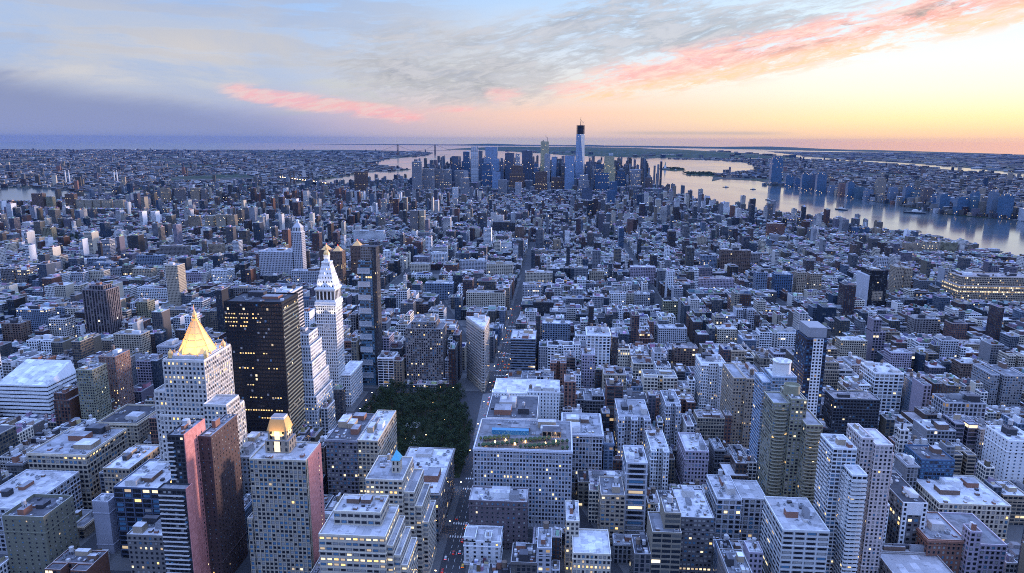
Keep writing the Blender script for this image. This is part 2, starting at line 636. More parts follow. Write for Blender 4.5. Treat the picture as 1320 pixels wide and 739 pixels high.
def hill_sheet(name, pts, height, mat, step, seed):
    """land with gently rolling relief over the inside of a plan polygon"""
    xs, ys = [p[0] for p in pts], [p[1] for p in pts]
    mb = MB()
    nx, ny = int((max(xs) - min(xs)) / step) + 1, int((max(ys) - min(ys)) / step) + 1
    rr = random.Random(seed)
    bumps = [(rr.uniform(min(xs), max(xs)), rr.uniform(min(ys), max(ys)), rr.uniform(900, 2600), rr.uniform(0.3, 1.0)) for _ in range(26)]

    def inside(x, y):
        c = False
        for i in range(len(pts)):
            (x0, y0), (x1, y1) = pts[i], pts[i - 1]
            if (y0 > y) != (y1 > y) and x < (x1 - x0) * (y - y0) / (y1 - y0) + x0:
                c = not c
        return c

    def edge(x, y):
        d = 1e9
        for i in range(len(pts)):
            (x0, y0), (x1, y1) = pts[i], pts[i - 1]
            t = max(0, min(1, ((x - x0) * (x1 - x0) + (y - y0) * (y1 - y0)) / ((x1 - x0) ** 2 + (y1 - y0) ** 2)))
            d = min(d, math.hypot(x - x0 - t * (x1 - x0), y - y0 - t * (y1 - y0)))
        return d
    H = {}
    for i in range(nx + 1):
        for j in range(ny + 1):
            x, y = min(xs) + i * step, min(ys) + j * step
            if inside(x, y):
                e = min(1, edge(x, y) / 1800)
                H[i, j] = (x, y, 2 + e * height * (0.25 + min(1.0, sum(a * math.exp(-((x - bx) ** 2 + (y - by) ** 2) / s ** 2) for bx, by, s, a in bumps))))
            else:
                H[i, j] = (x, y, -3)
    for i in range(nx):
        for j in range(ny):
            q = [H[i, j], H[i + 1, j], H[i + 1, j + 1], H[i, j + 1]]
            if any(p[2] > -3 for p in q):
                mb.face(q)
    return tag(obj(name, mb, mat), kind='structure')


hill_sheet('island_hills', ISLE, 75, WOODED, 300, 3)
RIDGE = [(-18000, 47000), (-13000, 45000), (0, 42000), (7000, 33000), (10500, 25500), (12900, 21500), (12900, 30000), (11000, 40000), (6000, 47000), (-10000, 48500)]
hill_sheet('far_hills', RIDGE, 120, WOODED, 900, 11)

# Liberty Island, Ellis Island, and the low spit beside the bay
slab('liberty_island_ground', [(1150, 8377), (1287, 8763), (1450, 8673), (1434, 8102), (1258, 7762)], -3, 3, WOODED)
slab('ellis_island_ground', [(1222, 6887), (1360, 7408), (1521, 7620), (1593, 7276), (1478, 6780)], -3, 3, WOODED)

# ------------------------------------------------------------------ streets of the grid
FIFTH, SIXTH = -75, 205
AVES = [-2680, -2480, -2280, -2080, -1880, -1680, -1480, -1280, -1060, -830, -620, -490, -365, -230, FIFTH, SIXTH, 449, 693, 937, 1181, 1400]


def st(n):
    """distance downtown of the middle of numbered street n"""
    return 40 + 80.5 * (33 - n)


def bway(y):
    """Broadway runs aslant across the grid and then down the island"""
    if y < 1500:
        return FIFTH + (845 - y) * 0.3164
    if y < 2000:
        return -282 + (y - 1500) * 0.03
    return -267 + (y - 2000) * 0.06

# ------------------------------------------------------------------ building kit
C = dict(lime=(.50, .47, .43), cream=(.50, .44, .34), tan=(.34, .27, .19), brown=(.15, .10, .075), brick=(.23, .115, .08), grey=(.27, .27, .28),
         white=(.66, .66, .65), dark=(.045, .045, .05), black=(.018, .018, .02), bluegrey=(.17, .21, .27), olive=(.25, .235, .15), pale=(.42, .42, .44),
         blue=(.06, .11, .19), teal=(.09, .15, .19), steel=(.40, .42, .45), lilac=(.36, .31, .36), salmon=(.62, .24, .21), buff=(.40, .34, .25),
         mid=(.20, .18, .17))
ROOFS = [(.46, .45, .46), (.31, .31, .33), (.60, .59, .60), (.20, .20, .215), (.06, .06, .07), (.33, .29, .29), (.11, .11, .125)]

GLASS_DARK = simple('dark_glass', (0.012, 0.014, 0.02), 0.12, 0, 0)
GLASS_BLUE = simple('blue_glass', (0.07, 0.17, 0.27), 0.10, 0, 0)
BLIND = simple('window_blind', (0.30, 0.29, 0.27), 0.5, 0, 0)
LIT_WARM = simple('lit_warm', (0.3, 0.22, 0.12), 0.4, 0, 0, 1, (1.0, 0.62, 0.22), 0.85)
LIT_PALE = simple('lit_pale', (0.3, 0.26, 0.18), 0.4, 0, 0, 1, (1.0, 0.80, 0.48), 0.7)
LIT_DIM = simple('lit_dim', (0.3, 0.24, 0.16), 0.4, 0, 0, 1, (1.0, 0.72, 0.40), 0.30)
FRAME = simple('window_frame', (0.13, 0.13, 0.13), 0.6, 0, 0)
FRAME_DARK = simple('dark_window_frame', (0.02, 0.02, 0.022), 0.5, 0, 0)
GOLD = simple('gilded_tile', (0.88, 0.54, 0.20), 0.45, 0.15, 0.18, 0.5)
COPPER = simple('copper_sheet', (0.72, 0.40, 0.14), 0.45, 0.3, 0.15, 0.4)
TANKWOOD = simple('tank_wood', (0.16, 0.12, 0.09), 0.9, 0, 0.3, 0.8)
TANKGREY = simple('tank_pale', (0.42, 0.41, 0.40), 0.8, 0, 0.2, 0.8)
STEEL = simple('roof_steel', (0.36, 0.37, 0.39), 0.45, 0.4, 0.2, 0.8)
TRIM_PALE = simple('pale_trim', (0.58, 0.56, 0.53), 0.8, 0, 0.15, 0.3)
BLUE_TARP = simple('blue_covering', (0.05, 0.20, 0.32), 0.5, 0, 0.2, 0.4)
VERDIGRIS = simple('green_copper', (0.10, 0.42, 0.55), 0.6, 0, 0.2, 0.6)
DARKMETAL = simple('dark_metal', (0.04, 0.045, 0.055), 0.4, 0.3, 0.2, 0.5)
WHITE_STONE = simple('white_stone', (0.68, 0.66, 0.62), 0.8, 0, 0.12, 0.2)
LAMPLIGHT = simple('lamp_light', (1, .8, .5), 0.5, 0, 0, 1, (1.0, 0.62, 0.25), 30.0)
LAMPLIGHT.cycles.emission_sampling = 'AUTO'
REDLIGHT = simple('red_light', (.5, .02, .02), 0.5, 0, 0, 1, (1.0, 0.06, 0.03), 2.0)
HEADLIGHT = simple('head_light', (1, 1, .9), 0.5, 0, 0, 1, (1.0, 0.86, 0.62), 7.0)


def make_curtain(name, base, line, rough=0.09, spec=0.8):
    """glass curtain wall: thin mullions and spandrel lines over a reflecting skin"""
    m, b = new_mat(name)
    uvn = X.nt.nodes.new('ShaderNodeUVMap')
    u, v, _ = sep(X(uvn.outputs[0]))
    mull = u.fract().lt(0.14)
    span = v.fract().lt(0.26)
    r = white(vec(u.floor(), v.floor(), 4.0))
    k = 0.6 + r * 0.8
    c = mix(span, scale_col(base, k), line)
    c = mix(mull * 0.7, c, line)
    setin(b, 'Base Color', c)
    setin(b, 'Roughness', rough + span * 0.25)
    setin(b, 'Specular IOR Level', spec)
    setin(b, 'IOR', 1.7)
    on = white(vec(u.floor(), v.floor(), 9.0)).gt(0.993)
    setin(b, 'Emission Color', (1.0, 0.7, 0.35))
    setin(b, 'Emission Strength', on * 0.7)
    m.cycles.emission_sampling = 'NONE'
    return m


CURT_BLUE = make_curtain('blue_curtain_wall', (0.15, 0.24, 0.36), (0.18, 0.24, 0.32))
CURT_DARK = make_curtain('dark_curtain_wall', (0.06, 0.08, 0.12), (0.08, 0.10, 0.13), 0.12, 0.5)
CURT_PALE = make_curtain('pale_curtain_wall', (0.34, 0.37, 0.40), (0.40, 0.42, 0.44), 0.15)
CURT_YELLOW = make_curtain('amber_curtain_wall', (0.42, 0.38, 0.20), (0.16, 0.15, 0.12), 0.12)


def window_mesh(pane, frame=None):
    """one window facing -Y, unit size, its frame standing a hand's breadth out from the wall"""
    mb = MB()
    o, i_ = 0.5, 0.40
    yo, yi = -0.09, -0.05
    O = [(-o, yo, -o), (o, yo, -o), (o, yo, o), (-o, yo, o)]
    I = [(-i_, yo, -i_), (i_, yo, -i_), (i_, yo, i_), (-i_, yo, i_)]
    for k in range(4):
        j = (k + 1) % 4
        mb.face([O[k], O[j], I[j], I[k]], 0)
        mb.face([(O[k][0], 0, O[k][2]), (O[j][0], 0, O[j][2]), O[j], O[k]], 0)
    mb.face([(-i_, yi, -i_), (i_, yi, -i_), (i_, yi, i_), (-i_, yi, i_)], 1)
    return mb.mesh('window_' + pane.name, [frame or FRAME, pane])


WIN = [window_mesh(p) for p in (GLASS_DARK, GLASS_BLUE, BLIND, LIT_WARM, LIT_PALE, LIT_DIM)]
WIN_DARK = [window_mesh(p, FRAME_DARK) for p in (GLASS_DARK, GLASS_BLUE, BLIND, LIT_WARM, LIT_PALE, LIT_DIM)]
PANES = [GLASS_DARK, GLASS_BLUE, BLIND, LIT_WARM, LIT_PALE, LIT_DIM]


def unit_box(name, wc, rc, mats=None):
    mb = MB()
    mb.box(-.5, .5, -.5, .5, 0, 1, 0, 1, 9, 9, (*wc, 0), (0, 0, 0, 0), (*rc, 0))
    return mb.mesh(name, mats or [FACADE, ROOF])


BULK = [unit_box('bulkhead', w, r) for w, r in ((C['lime'], ROOFS[0]), (C['brick'], ROOFS[1]), (C['tan'], ROOFS[2]), (C['grey'], ROOFS[3]), (C['white'], ROOFS[2]), (C['brown'], ROOFS[0]), (C['dark'], ROOFS[6]))]


def ac_mesh():
    mb = MB()
    mb.box(-.5, .5, -.5, .5, 0.12, 1, 0, bottom=True)
    for a in (-.42, .42):
        mb.box(a - .05, a + .05, -.5, .5, 0, .12, 1)
    mb.lathe(0, 0, [(.36, 1.0), (.36, 1.06), (.30, 1.06), (.28, 1.02), (0, 1.02)], 10, 1)
    return mb.mesh('ac_unit', [STEEL, DARKMETAL])


def tank_mesh(wood):
    """a wooden rooftop tank, unit radius, on a steel stand, under a cone"""
    mb = MB()
    for sx in (-.62, .62):
        for sy in (-.62, .62):
            mb.box(sx - .07, sx + .07, sy - .07, sy + .07, 0, 1.35, 1)
    mb.box(-.8, .8, -.8, .8, 1.35, 1.5, 1, bottom=True)
    mb.lathe(0, 0, [(1.0, 1.5), (0.97, 3.5), (1.06, 3.5), (0.0, 4.2)], 12, 0)
    return mb.mesh('water_tank', [wood, DARKMETAL])


AC = ac_mesh()
TANKS = [tank_mesh(TANKWOOD), tank_mesh(TANKGREY)]


def clutter(root, x0, x1, y0, y1, z, rg, nb=2, nt=1, na=4, ox=0, oy=0, big=1.0):
    """stair heads, tanks and machines standing on a roof deck; each one a part of its building"""
    taken = []
    W, D = x1 - x0, y1 - y0

    def spot(w, d):
        for _ in range(14):
            x, y = rg.uniform(x0 + w / 2 + .8, x1 - w / 2 - .8) if W > w + 2 else None, rg.uniform(y0 + d / 2 + .8, y1 - d / 2 - .8) if D > d + 2 else None
            if x is None or y is None:
                return None
            if all(abs(x - a) > (w + c) / 2 + .3 or abs(y - b) > (d + e) / 2 + .3 for a, b, c, e in taken):
                taken.append((x, y, w, d))
                return x - ox, y - oy
        return None
    kinds = []
    for i in range(nb):
        w, d, h = rg.uniform(.16, .42) * W * big, rg.uniform(.14, .36) * D * big, rg.uniform(2.6, 6.0)
        w, d = min(w, 16), min(d, 16)
        p = spot(w, d)
        if p:
            o = link('bulkhead', rg.choice(BULK), root, (p[0], p[1], z))
            o.scale = (w, d, h)
            if h > 4 and nt and rg.random() < .5 and min(w, d) > 4:
                t = link('water_tank', rg.choice(TANKS), root, (p[0], p[1], z + h))
                s = rg.uniform(1.3, 2.0)
                t.scale = (s, s, s * rg.uniform(.85, 1.1))
                nt -= 1
                kinds.append('tank')
    for i in range(nt):
        s = rg.uniform(1.5, 2.2)
        p = spot(2 * s, 2 * s)
        if p:
            t = link('water_tank', rg.choice(TANKS), root, (p[0], p[1], z))
            t.scale = (s, s, s * rg.uniform(.9, 1.2))
            kinds.append('tank')
    for i in range(na):
        w, d, h = rg.uniform(1.2, 3.4), rg.uniform(1.2, 3.4), rg.uniform(.9, 1.9)
        p = spot(w, d)
        if p:
            o = link('roof_unit', AC if rg.random() < .5 else rg.choice(BULK), root, (p[0], p[1], z))
            o.scale = (w, d, h)
    return kinds


def tier_shell(mb, t, wc, wp, bay, flr, rc, par=1.1, ox=0, oy=0, cornice=None, blank=()):
    """walls of one block of a building with a parapet round its roof deck"""
    x0, x1, y0, y1, z0, z1 = t
    x0, x1, y0, y1 = x0 - ox, x1 - ox, y0 - oy, y1 - oy
    p = [(x0, y0), (x1, y0), (x1, y1), (x0, y1)]
    k = 0.45
    q = [(x0 + k, y0 + k), (x1 - k, y0 + k), (x1 - k, y1 - k), (x0 + k, y1 - k)]
    pw = (*[min(.75, c * 1.15) for c in wc[:3]], 0)
    cop = (*[min(.75, .30 + c * .8) for c in wc[:3]], 0) if wc[0] > .06 else pw
    for i in range(4):
        j = (i + 1) % 4
        mb.wall(p[i], p[j], z0, z1, bay, flr, 0, wc, wp if i not in blank else (0, 0, 0, 0))
        mb.wall(p[i], p[j], z1, z1 + par, 99, 99, 0, pw)
        mb.face([(*p[i], z1 + par), (*p[j], z1 + par), (*q[j], z1 + par), (*q[i], z1 + par)], 0, None, cop)
        mb.wall(q[j], q[i], z1, z1 + par, 99, 99, 0, pw)
    if cornice:
        c, h = cornice
        mb2 = [(x0 - c, y0 - c), (x1 + c, y0 - c), (x1 + c, y1 + c), (x0 - c, y1 + c)]
        for i in range(4):
            j = (i + 1) % 4
            mb.wall(mb2[i], mb2[j], z1 - h, z1 + .25, 99, 99, 0, pw)
            mb.face([(*mb2[i], z1 + .25), (*mb2[j], z1 + .25), (*p[j], z1 + .25), (*p[i], z1 + .25)], 0, None, pw)
            mb.face([(*p[i], z1 - h), (*p[j], z1 - h), (*mb2[j], z1 - h), (*mb2[i], z1 - h)], 0, None, pw)
    return [(x0 + k, y0 + k), (x1 - k, y0 + k), (x1 - k, y1 - k), (x0 + k, y1 - k)]


HERO_RECTS = []      # plan rectangles already built on: x0, x1, y0, y1
SIGHT = []           # things to be kept in view: azimuth span, distance, lowest height that shows
THINGS = []          # every building: root, centre, top, for the labels


def claim(x0, x1, y0, y1, z, vis=0.45):
    HERO_RECTS.append((x0 - 2, x1 + 2, y0 - 2, y1 + 2))
    SIGHT.append((math.atan2(x0, y0), math.atan2(x1, y0), y0, z * (1 - vis)))


def add_windows(root, tiers, bay, flr, hw, hh, lit, ox, oy, rg, kinds=(.62, .12, .2), skip=None, cap=100, sides=True, zmin=2.0, dark=False):
    """a grid of real windows on every face that looks towards the deck; the hundred most prominent are parts of their own"""
    spots = []
    vis_right = (tiers[0][0] + tiers[0][1]) / 2 < 0.02 * tiers[0][2]

    def covered(x, y, z, me):
        return any(i != me and t[0] < x < t[1] and t[2] < y < t[3] and t[4] - .5 < z < t[5] + .3 for i, t in enumerate(tiers))
    for ti, (x0, x1, y0, y1, z0, z1) in enumerate(tiers):
        faces = [((x0, y0), (x1, y0), 0)]
        if sides:
            faces.append(((x1, y0), (x1, y1), 1) if vis_right else ((x0, y1), (x0, y0), 2))
        nf = max(1, round((z1 - z0) / flr))
        fh = (z1 - z0) / nf
        for a, b, side in faces:
            L = math.hypot(b[0] - a[0], b[1] - a[1])
            nb = max(1, round(L / bay))
            for i in range(nb):
                t = (i + .5) / nb
                x, y = a[0] + (b[0] - a[0]) * t, a[1] + (b[1] - a[1]) * t
                nx, ny = ((0, -.3), (.3, 0), (-.3, 0))[side]
                for f in range(nf):
                    z = z0 + (f + .54) * fh
                    if z < zmin or covered(x + nx, y + ny, z, ti) or (skip and skip(x, y, z, side)):
                        continue
                    r = rg.random()
                    frow = (hash((ti, f, int(x0))) % 100) / 100.0
                    if rg.random() < lit * (0.22 + (4.5 if frow > .88 else 0)):
                        k = rg.choice((3, 4, 4, 5))
                    else:
                        k = 0 if r < kinds[0] else 1 if r < kinds[0] + kinds[1] else 2
                    spots.append((z, side, x - ox, y - oy, L / nb * 2 * hw, fh * 2 * hh, k))
    spots.sort(key=lambda s: (s[1] > 0, -s[0]))
    rot = (0, math.pi / 2, -math.pi / 2)
    for z, side, x, y, w, h, k in spots[:cap]:
        o = link('window', (WIN_DARK if dark else WIN)[k], root, (x, y, z))
        o.rotation_euler = (0, 0, rot[side])
        o.scale = (w, 1, h)
    rest = spots[cap:]
    if rest:
        mb = MB()
        for z, side, x, y, w, h, k in rest:
            c, s = math.cos(rot[side]), math.sin(rot[side])
            T = lambda u, d, v: (x + u * c - d * s, y + u * s + d * c, z + v)
            for sc_, d, m in ((.5, -.07, 6), (.40, -.09, k)):
                if sc_ == .40:
                    mb.face([T(-w * sc_, d, -h * sc_), T(w * sc_, d, -h * sc_), T(w * sc_, d, h * sc_), T(-w * sc_, d, h * sc_)], m)
                else:
                    a_ = [(-w * .5, -h * .5), (w * .5, -h * .5), (w * .5, h * .5), (-w * .5, h * .5)]
                    for q in range(4):
                        u0, v0 = a_[q]
                        u1, v1 = a_[(q + 1) % 4]
                        mb.face([T(u0, 0, v0), T(u1, 0, v1), T(u1, d, v1), T(u0, d, v0)], 6)
                        mb.face([T(u0, d, v0), T(u1, d, v1), T(u1 * .8, d, v1 * .8), T(u0 * .8, d, v0 * .8)], 6)
        tag(obj('window', mb, PANES + [FRAME_DARK if dark else FRAME], root), kind='stuff')


def hero(name, label, cat, tiers, wall='lime', roof=0, bay=3.2, flr=3.7, hw=.28, hh=.30, lit=.06, glass=0.0, nb=2, nt=1, na=4, real=True,
         cornice=None, mat=None, seed=None, piers=0, kinds=(.62, .12, .2), vis=.45, sides=True, par=1.1, big=1.0, group=None, cap=100, zmin=2.0, bands=0, clut=None, bulkc=None):
    x0 = min(t[0] for t in tiers); x1 = max(t[1] for t in tiers)
    y0 = min(t[2] for t in tiers); y1 = max(t[3] for t in tiers)
    z1 = max(t[5] for t in tiers)
    ox, oy = (x0 + x1) / 2, (y0 + y1) / 2
    rg = random.Random(seed if seed is not None else hash((round(x0), round(y0))) % 99991)
    root = empty(name, (ox, oy, 0), label, cat, group)
    claim(x0, x1, y0, y1, z1, vis)
    wcol = C[wall] if isinstance(wall, str) else wall
    rc = ROOFS[roof] if isinstance(roof, int) else roof
    mb = MB()
    wp = (0, 0, 0, 0) if real else (hw, hh, rg.random(), glass)
    wc = (*wcol, 0 if real else lit)
    for t in tiers:
        q = tier_shell(mb, t, wc, wp, bay, flr, rc, par, ox, oy, cornice)
        rb = MB()
        rb.face([(a, b, t[5] + .05) for a, b in q], 0, None, (*rc, 0))
        obj('roof', rb, [ROOF], root)
        if piers or bands:
            tx0, tx1, ty0, ty1, tz0, tz1 = t
            if piers:
                n = max(1, round((tx1 - tx0) / bay))
                for i in range(n + 1):
                    x = tx0 + (tx1 - tx0) * i / n - ox
                    mb.box(x - piers / 2, x + piers / 2, ty0 - oy - .35, ty0 - oy, tz0, tz1, 0, 0, 99, 99, (*[min(.75, c * 1.06) for c in wcol], 0))
                n = max(1, round((ty1 - ty0) / bay))
                for xs, sg in ((tx0 - ox, -1), (tx1 - ox, 1)):
                    for i in range(n + 1):
                        y = ty0 + (ty1 - ty0) * i / n - oy
                        mb.box(min(xs, xs + sg * .35), max(xs, xs + sg * .35), y - piers / 2, y + piers / 2, tz0, tz1, 0, 0, 99, 99, (*[min(.75, c * 1.06) for c in wcol], 0))
            if bands:
                nf = max(1, round((tz1 - tz0) / flr))
                for f in range(1, nf):
                    z = tz0 + f * (tz1 - tz0) / nf
                    mb.box(tx0 - ox - .22, tx1 - ox + .22, ty0 - oy - .22, ty1 - oy + .22, z - bands / 2, z + bands / 2, 0, 0, 99, 99, (*[min(.75, c * 1.08) for c in wcol], 0))
    if real and not bands and z1 - y0 * 0 > 14:
        bx0, bx1, by0, by1, bz0, bz1 = tiers[0]
        for zz in (bz0 + (bz1 - bz0) * .16, bz0 + (bz1 - bz0) * .84):
            zz = bz0 + round((zz - bz0) / flr) * ((bz1 - bz0) / max(1, round((bz1 - bz0) / flr)))
            mb.box(bx0 - ox - .4, bx1 - ox + .4, by0 - oy - .4, by1 - oy + .4, zz - .32, zz + .32, 0, 0, 99, 99, (*[min(.75, c * 1.15) for c in wcol], 0), bottom=True)
    obj('wall', mb, [mat or FACADE, ROOF], root)
    if real:
        add_windows(root, tiers, bay, flr, hw, hh, lit, ox, oy, rg, kinds, None, cap, sides, zmin, wcol[0] < .1)
    t = clut or max(tiers, key=lambda t: t[5])
    clutter(root, t[0] + 1, t[1] - 1, t[2] + 1, t[3] - 1, t[5] + .05, rg, nb, nt, na * 2 + (3 if na else 0), ox, oy, big)
    THINGS.append((root, ox, oy, z1))
    return root, ox, oy


def B(x0, x1, y0, d, h, z0=0):
    return (x0, x1, y0, y0 + d, z0, h)


def flood(name, parent, loc, aim, power, color, size=0.5, cone=58):
    """a shaded floodlight thrown at one part of its own building"""
    ld = bpy.data.lights.new(name, 'SPOT')
    ld.spot_size = R(cone)
    ld.spot_blend = 0.5
    ld.energy = power
    ld.color = color
    ld.shadow_soft_size = size
    o = bpy.data.objects.new(name, ld)
    col.objects.link(o)
    o.parent = parent
    o.location = loc
    o.rotation_euler = (Vector(aim) - Vector(loc)).to_track_quat('-Z', 'Y').to_euler()
    return o

# ------------------------------------------------------------------ the buildings one can tell apart
# gilded pyramid tower
def gold_pyramid_tower():
    T = [(-324, -262, 508, 548, 0, 60), (-319, -265, 510, 546, 60, 100), (-313, -279, 512, 558, 100, 146), (-324, -313, 514, 545, 60, 119), (-279, -260, 505, 527, 0, 112)]
    r, ox, oy = hero('office_tower', 'pale stone tower with setbacks under a floodlit gold eight-sided pyramid roof', 'tower', T, (.56, .52, .46), 0, 3.4, 3.9, .25, .29, .10, nb=0, nt=0, na=0, vis=.62, piers=.5, par=1.6, seed=5)
    cx, cy_ = -296 - ox, 535 - oy
    mb = MB()
    mb.box(cx - 15.5, cx + 15.5, cy_ - 15.5, cy_ + 15.5, 146.2, 148.4, 0, 0, 3, 4, (*C['lime'], .0))
    obj('pyramid_base', mb, [FACADE], r)
    mb = MB()
    pts = [(14.4, 148.4), (14.0, 149.6), (2.4, 174), (2.4, 175.4)]
    for (r0, z0), (r1, z1) in zip(pts, pts[1:]):
        for k in range(8):
            a0, a1 = (k + .5) * math.pi / 4, (k + 1.5) * math.pi / 4
            mb.face([(cx + r0 * math.cos(a0), cy_ + r0 * math.sin(a0), z0), (cx + r0 * math.cos(a1), cy_ + r0 * math.sin(a1), z0),
                     (cx + r1 * math.cos(a1), cy_ + r1 * math.sin(a1), z1), (cx + r1 * math.cos(a0), cy_ + r1 * math.sin(a0), z1)], 0)
    for k in range(8):
        a0 = (k + .5) * math.pi / 4
        mb.bar((cx + 14.4 * math.cos(a0), cy_ + 14.4 * math.sin(a0), 148.6), (cx + 2.5 * math.cos(a0), cy_ + 2.5 * math.sin(a0), 173.6), .8, 0)
        for t_ in (.2, .4, .6, .8):
            a1 = a0 + math.pi / 4
            q_ = 14.2 + (2.5 - 14.2) * t_
            zz = 149.4 + (173.6 - 149.4) * t_
            mb.bar((cx + q_ * math.cos(a0), cy_ + q_ * math.sin(a0), zz), (cx + q_ * math.cos(a1), cy_ + q_ * math.sin(a1), zz), .28, 0)
    py = obj('pyramid_roof', mb, [GOLD], r)
    mb = MB()
    mb.lathe(cx, cy_, [(2.8, 175.4), (2.8, 176), (1.7, 176), (1.7, 178.6), (2.2, 178.6), (0.4, 182.6), (0.15, 187), (0, 187.6)], 8, 0)
    obj('lantern', mb, [GOLD], py)
    tm = None
    for sx in (-1, 1):
        for sy in (-1, 1):
            mb = MB()
            mb.lathe(cx + sx * 14.8, cy_ + sy * 14.8, [(1.8, 146.4), (1.8, 149.6), (2.2, 149.6), (1.9, 151), (0.4, 153.2), (0, 154.6)], 8, 0)
            obj('corner_turret', mb, [GOLD], r)
    for sx, sy in ((0, -1), (1, 0), (-1, 0), (0, 1)):
        for o_ in (-8, 8):
            mb = MB()
            x, y = cx + sx * 15.2 + (o_ if sx == 0 else 0), cy_ + sy * 15.2 + (o_ if sy == 0 else 0)
            mb.lathe(x, y, [(.7, 148.4), (.7, 150), (0, 151.2)], 6, 0)
            obj('pinnacle', mb, [GOLD], r)
    for sx, sy in ((-7, -21), (7, -21), (21, -7), (21, 7), (-21, -7), (-21, 7), (0, 21)):
        flood('floodlight', r, (cx + sx, cy_ + sy, 147.6), (cx, cy_, 166), 30000, (1.0, .50, .18), .5, 66)
    return r


gold_pyramid_tower()


def clock_tower():
    T = [(-281, -257.5, 775, 801, 0, 131), (-262, -247, 786, 838, 0, 42)]
    r, ox, oy = hero('clock_tower', 'white floodlit clock tower with steep spire and small golden cupola', 'tower', T, 'white', 2, 2.7, 3.9, .26, .30, .05, nb=0, nt=0, na=0, vis=.75, seed=9, par=.6, cornice=(.9, 1.6))
    cx, cy_ = -269.3 - ox, 788 - oy
    mb = MB()
    mb.box(cx - 12.6, cx + 12.6, cy_ - 13.4, cy_ + 13.4, 131.8, 134, 0, 0, 99, 99, (*C['white'], 0))
    mb.box(cx - 11.2, cx + 11.2, cy_ - 12, cy_ + 12, 134, 148, 0, 0, 4.4, 14, (*C['white'], 0), (.33, .36, .2, 0))
    mb.box(cx - 12.4, cx + 12.4, cy_ - 13.2, cy_ + 13.2, 148, 150, 0, 0, 99, 99, (*C['white'], 0))
    obj('loggia', mb, [FACADE], r)
    mb = MB()
    mb.frustum(cx - 11.2, cx + 11.2, cy_ - 12, cy_ + 12, 150, cx - 4.6, cx + 4.6, cy_ - 4.9, cy_ + 4.9, 179, 0, 3.2, 4.8, (*C['white'], .08), (.18, .22, .6, 0))
    mb.box(cx - 5.2, cx + 5.2, cy_ - 5.5, cy_ + 5.5, 179, 180.4, 0, 0, 99, 99, (*C['white'], 0))
    sp = obj('spire', mb, [FACADE], r)
    mb = MB()
    mb.lathe(cx, cy_, [(3.6, 180.4), (3.6, 187.5), (4.3, 187.5), (4.3, 188.4)], 8, 0)
    obj('belvedere', mb, [WHITE_STONE], sp)
    mb = MB()
    mb.lathe(cx, cy_, [(3.7, 188.4), (3.3, 191), (1.6, 193.4), (1.2, 193.4), (1.2, 196), (1.5, 196), (.6, 198), (.12, 201), (0, 201.5)], 10, 0)
    obj('cupola', mb, [GOLD], sp)
    for nx, ny in ((0, -1), (1, 0)):
        mb = MB()
        n = 28
        c0 = Vector((cx + nx * 11.8, cy_ + ny * 13.0, 105))
        c0 += Vector((nx, ny, 0)) * .18
        t = Vector((-ny, nx, 0))
        up = Vector((0, 0, 1))
        for k in range(n):
            a0, a1 = 2 * math.pi * k / n, 2 * math.pi * (k + 1) / n
            p = lambda a, q: tuple(c0 + t * math.cos(a) * q + up * math.sin(a) * q)
            mb.face([tuple(c0), p(a0, 3.3), p(a1, 3.3)], 0)
            mb.face([p(a0, 3.3), p(a0, 4.1), p(a1, 4.1), p(a1, 3.3)], 1)
        d = Vector((nx, ny, 0)) * .12
        mb.bar(tuple(c0 + d), tuple(c0 + d + t * 1.0 + up * 2.0), .35, 2)
        mb.bar(tuple(c0 + d), tuple(c0 + d - t * 1.6 - up * 2.2), .3, 2)
        obj('clock_face', mb, [TRIM_PALE, WHITE_STONE, DARKMETAL], r)
    for z, d, up, p in ((116, 21, 145, 5200), (150.5, 15.0, 172, 4200), (181, 7, 192, 700)):
        for sx, sy in ((-.55, -1), (.55, -1), (1, -.5), (1, .5), (-1, 0)):
            flood('floodlight', r, (cx + sx * d, cy_ + sy * d, z), (cx, cy_, up), p, (1.0, .85, .66), .4, 60)
    return r


clock_tower()


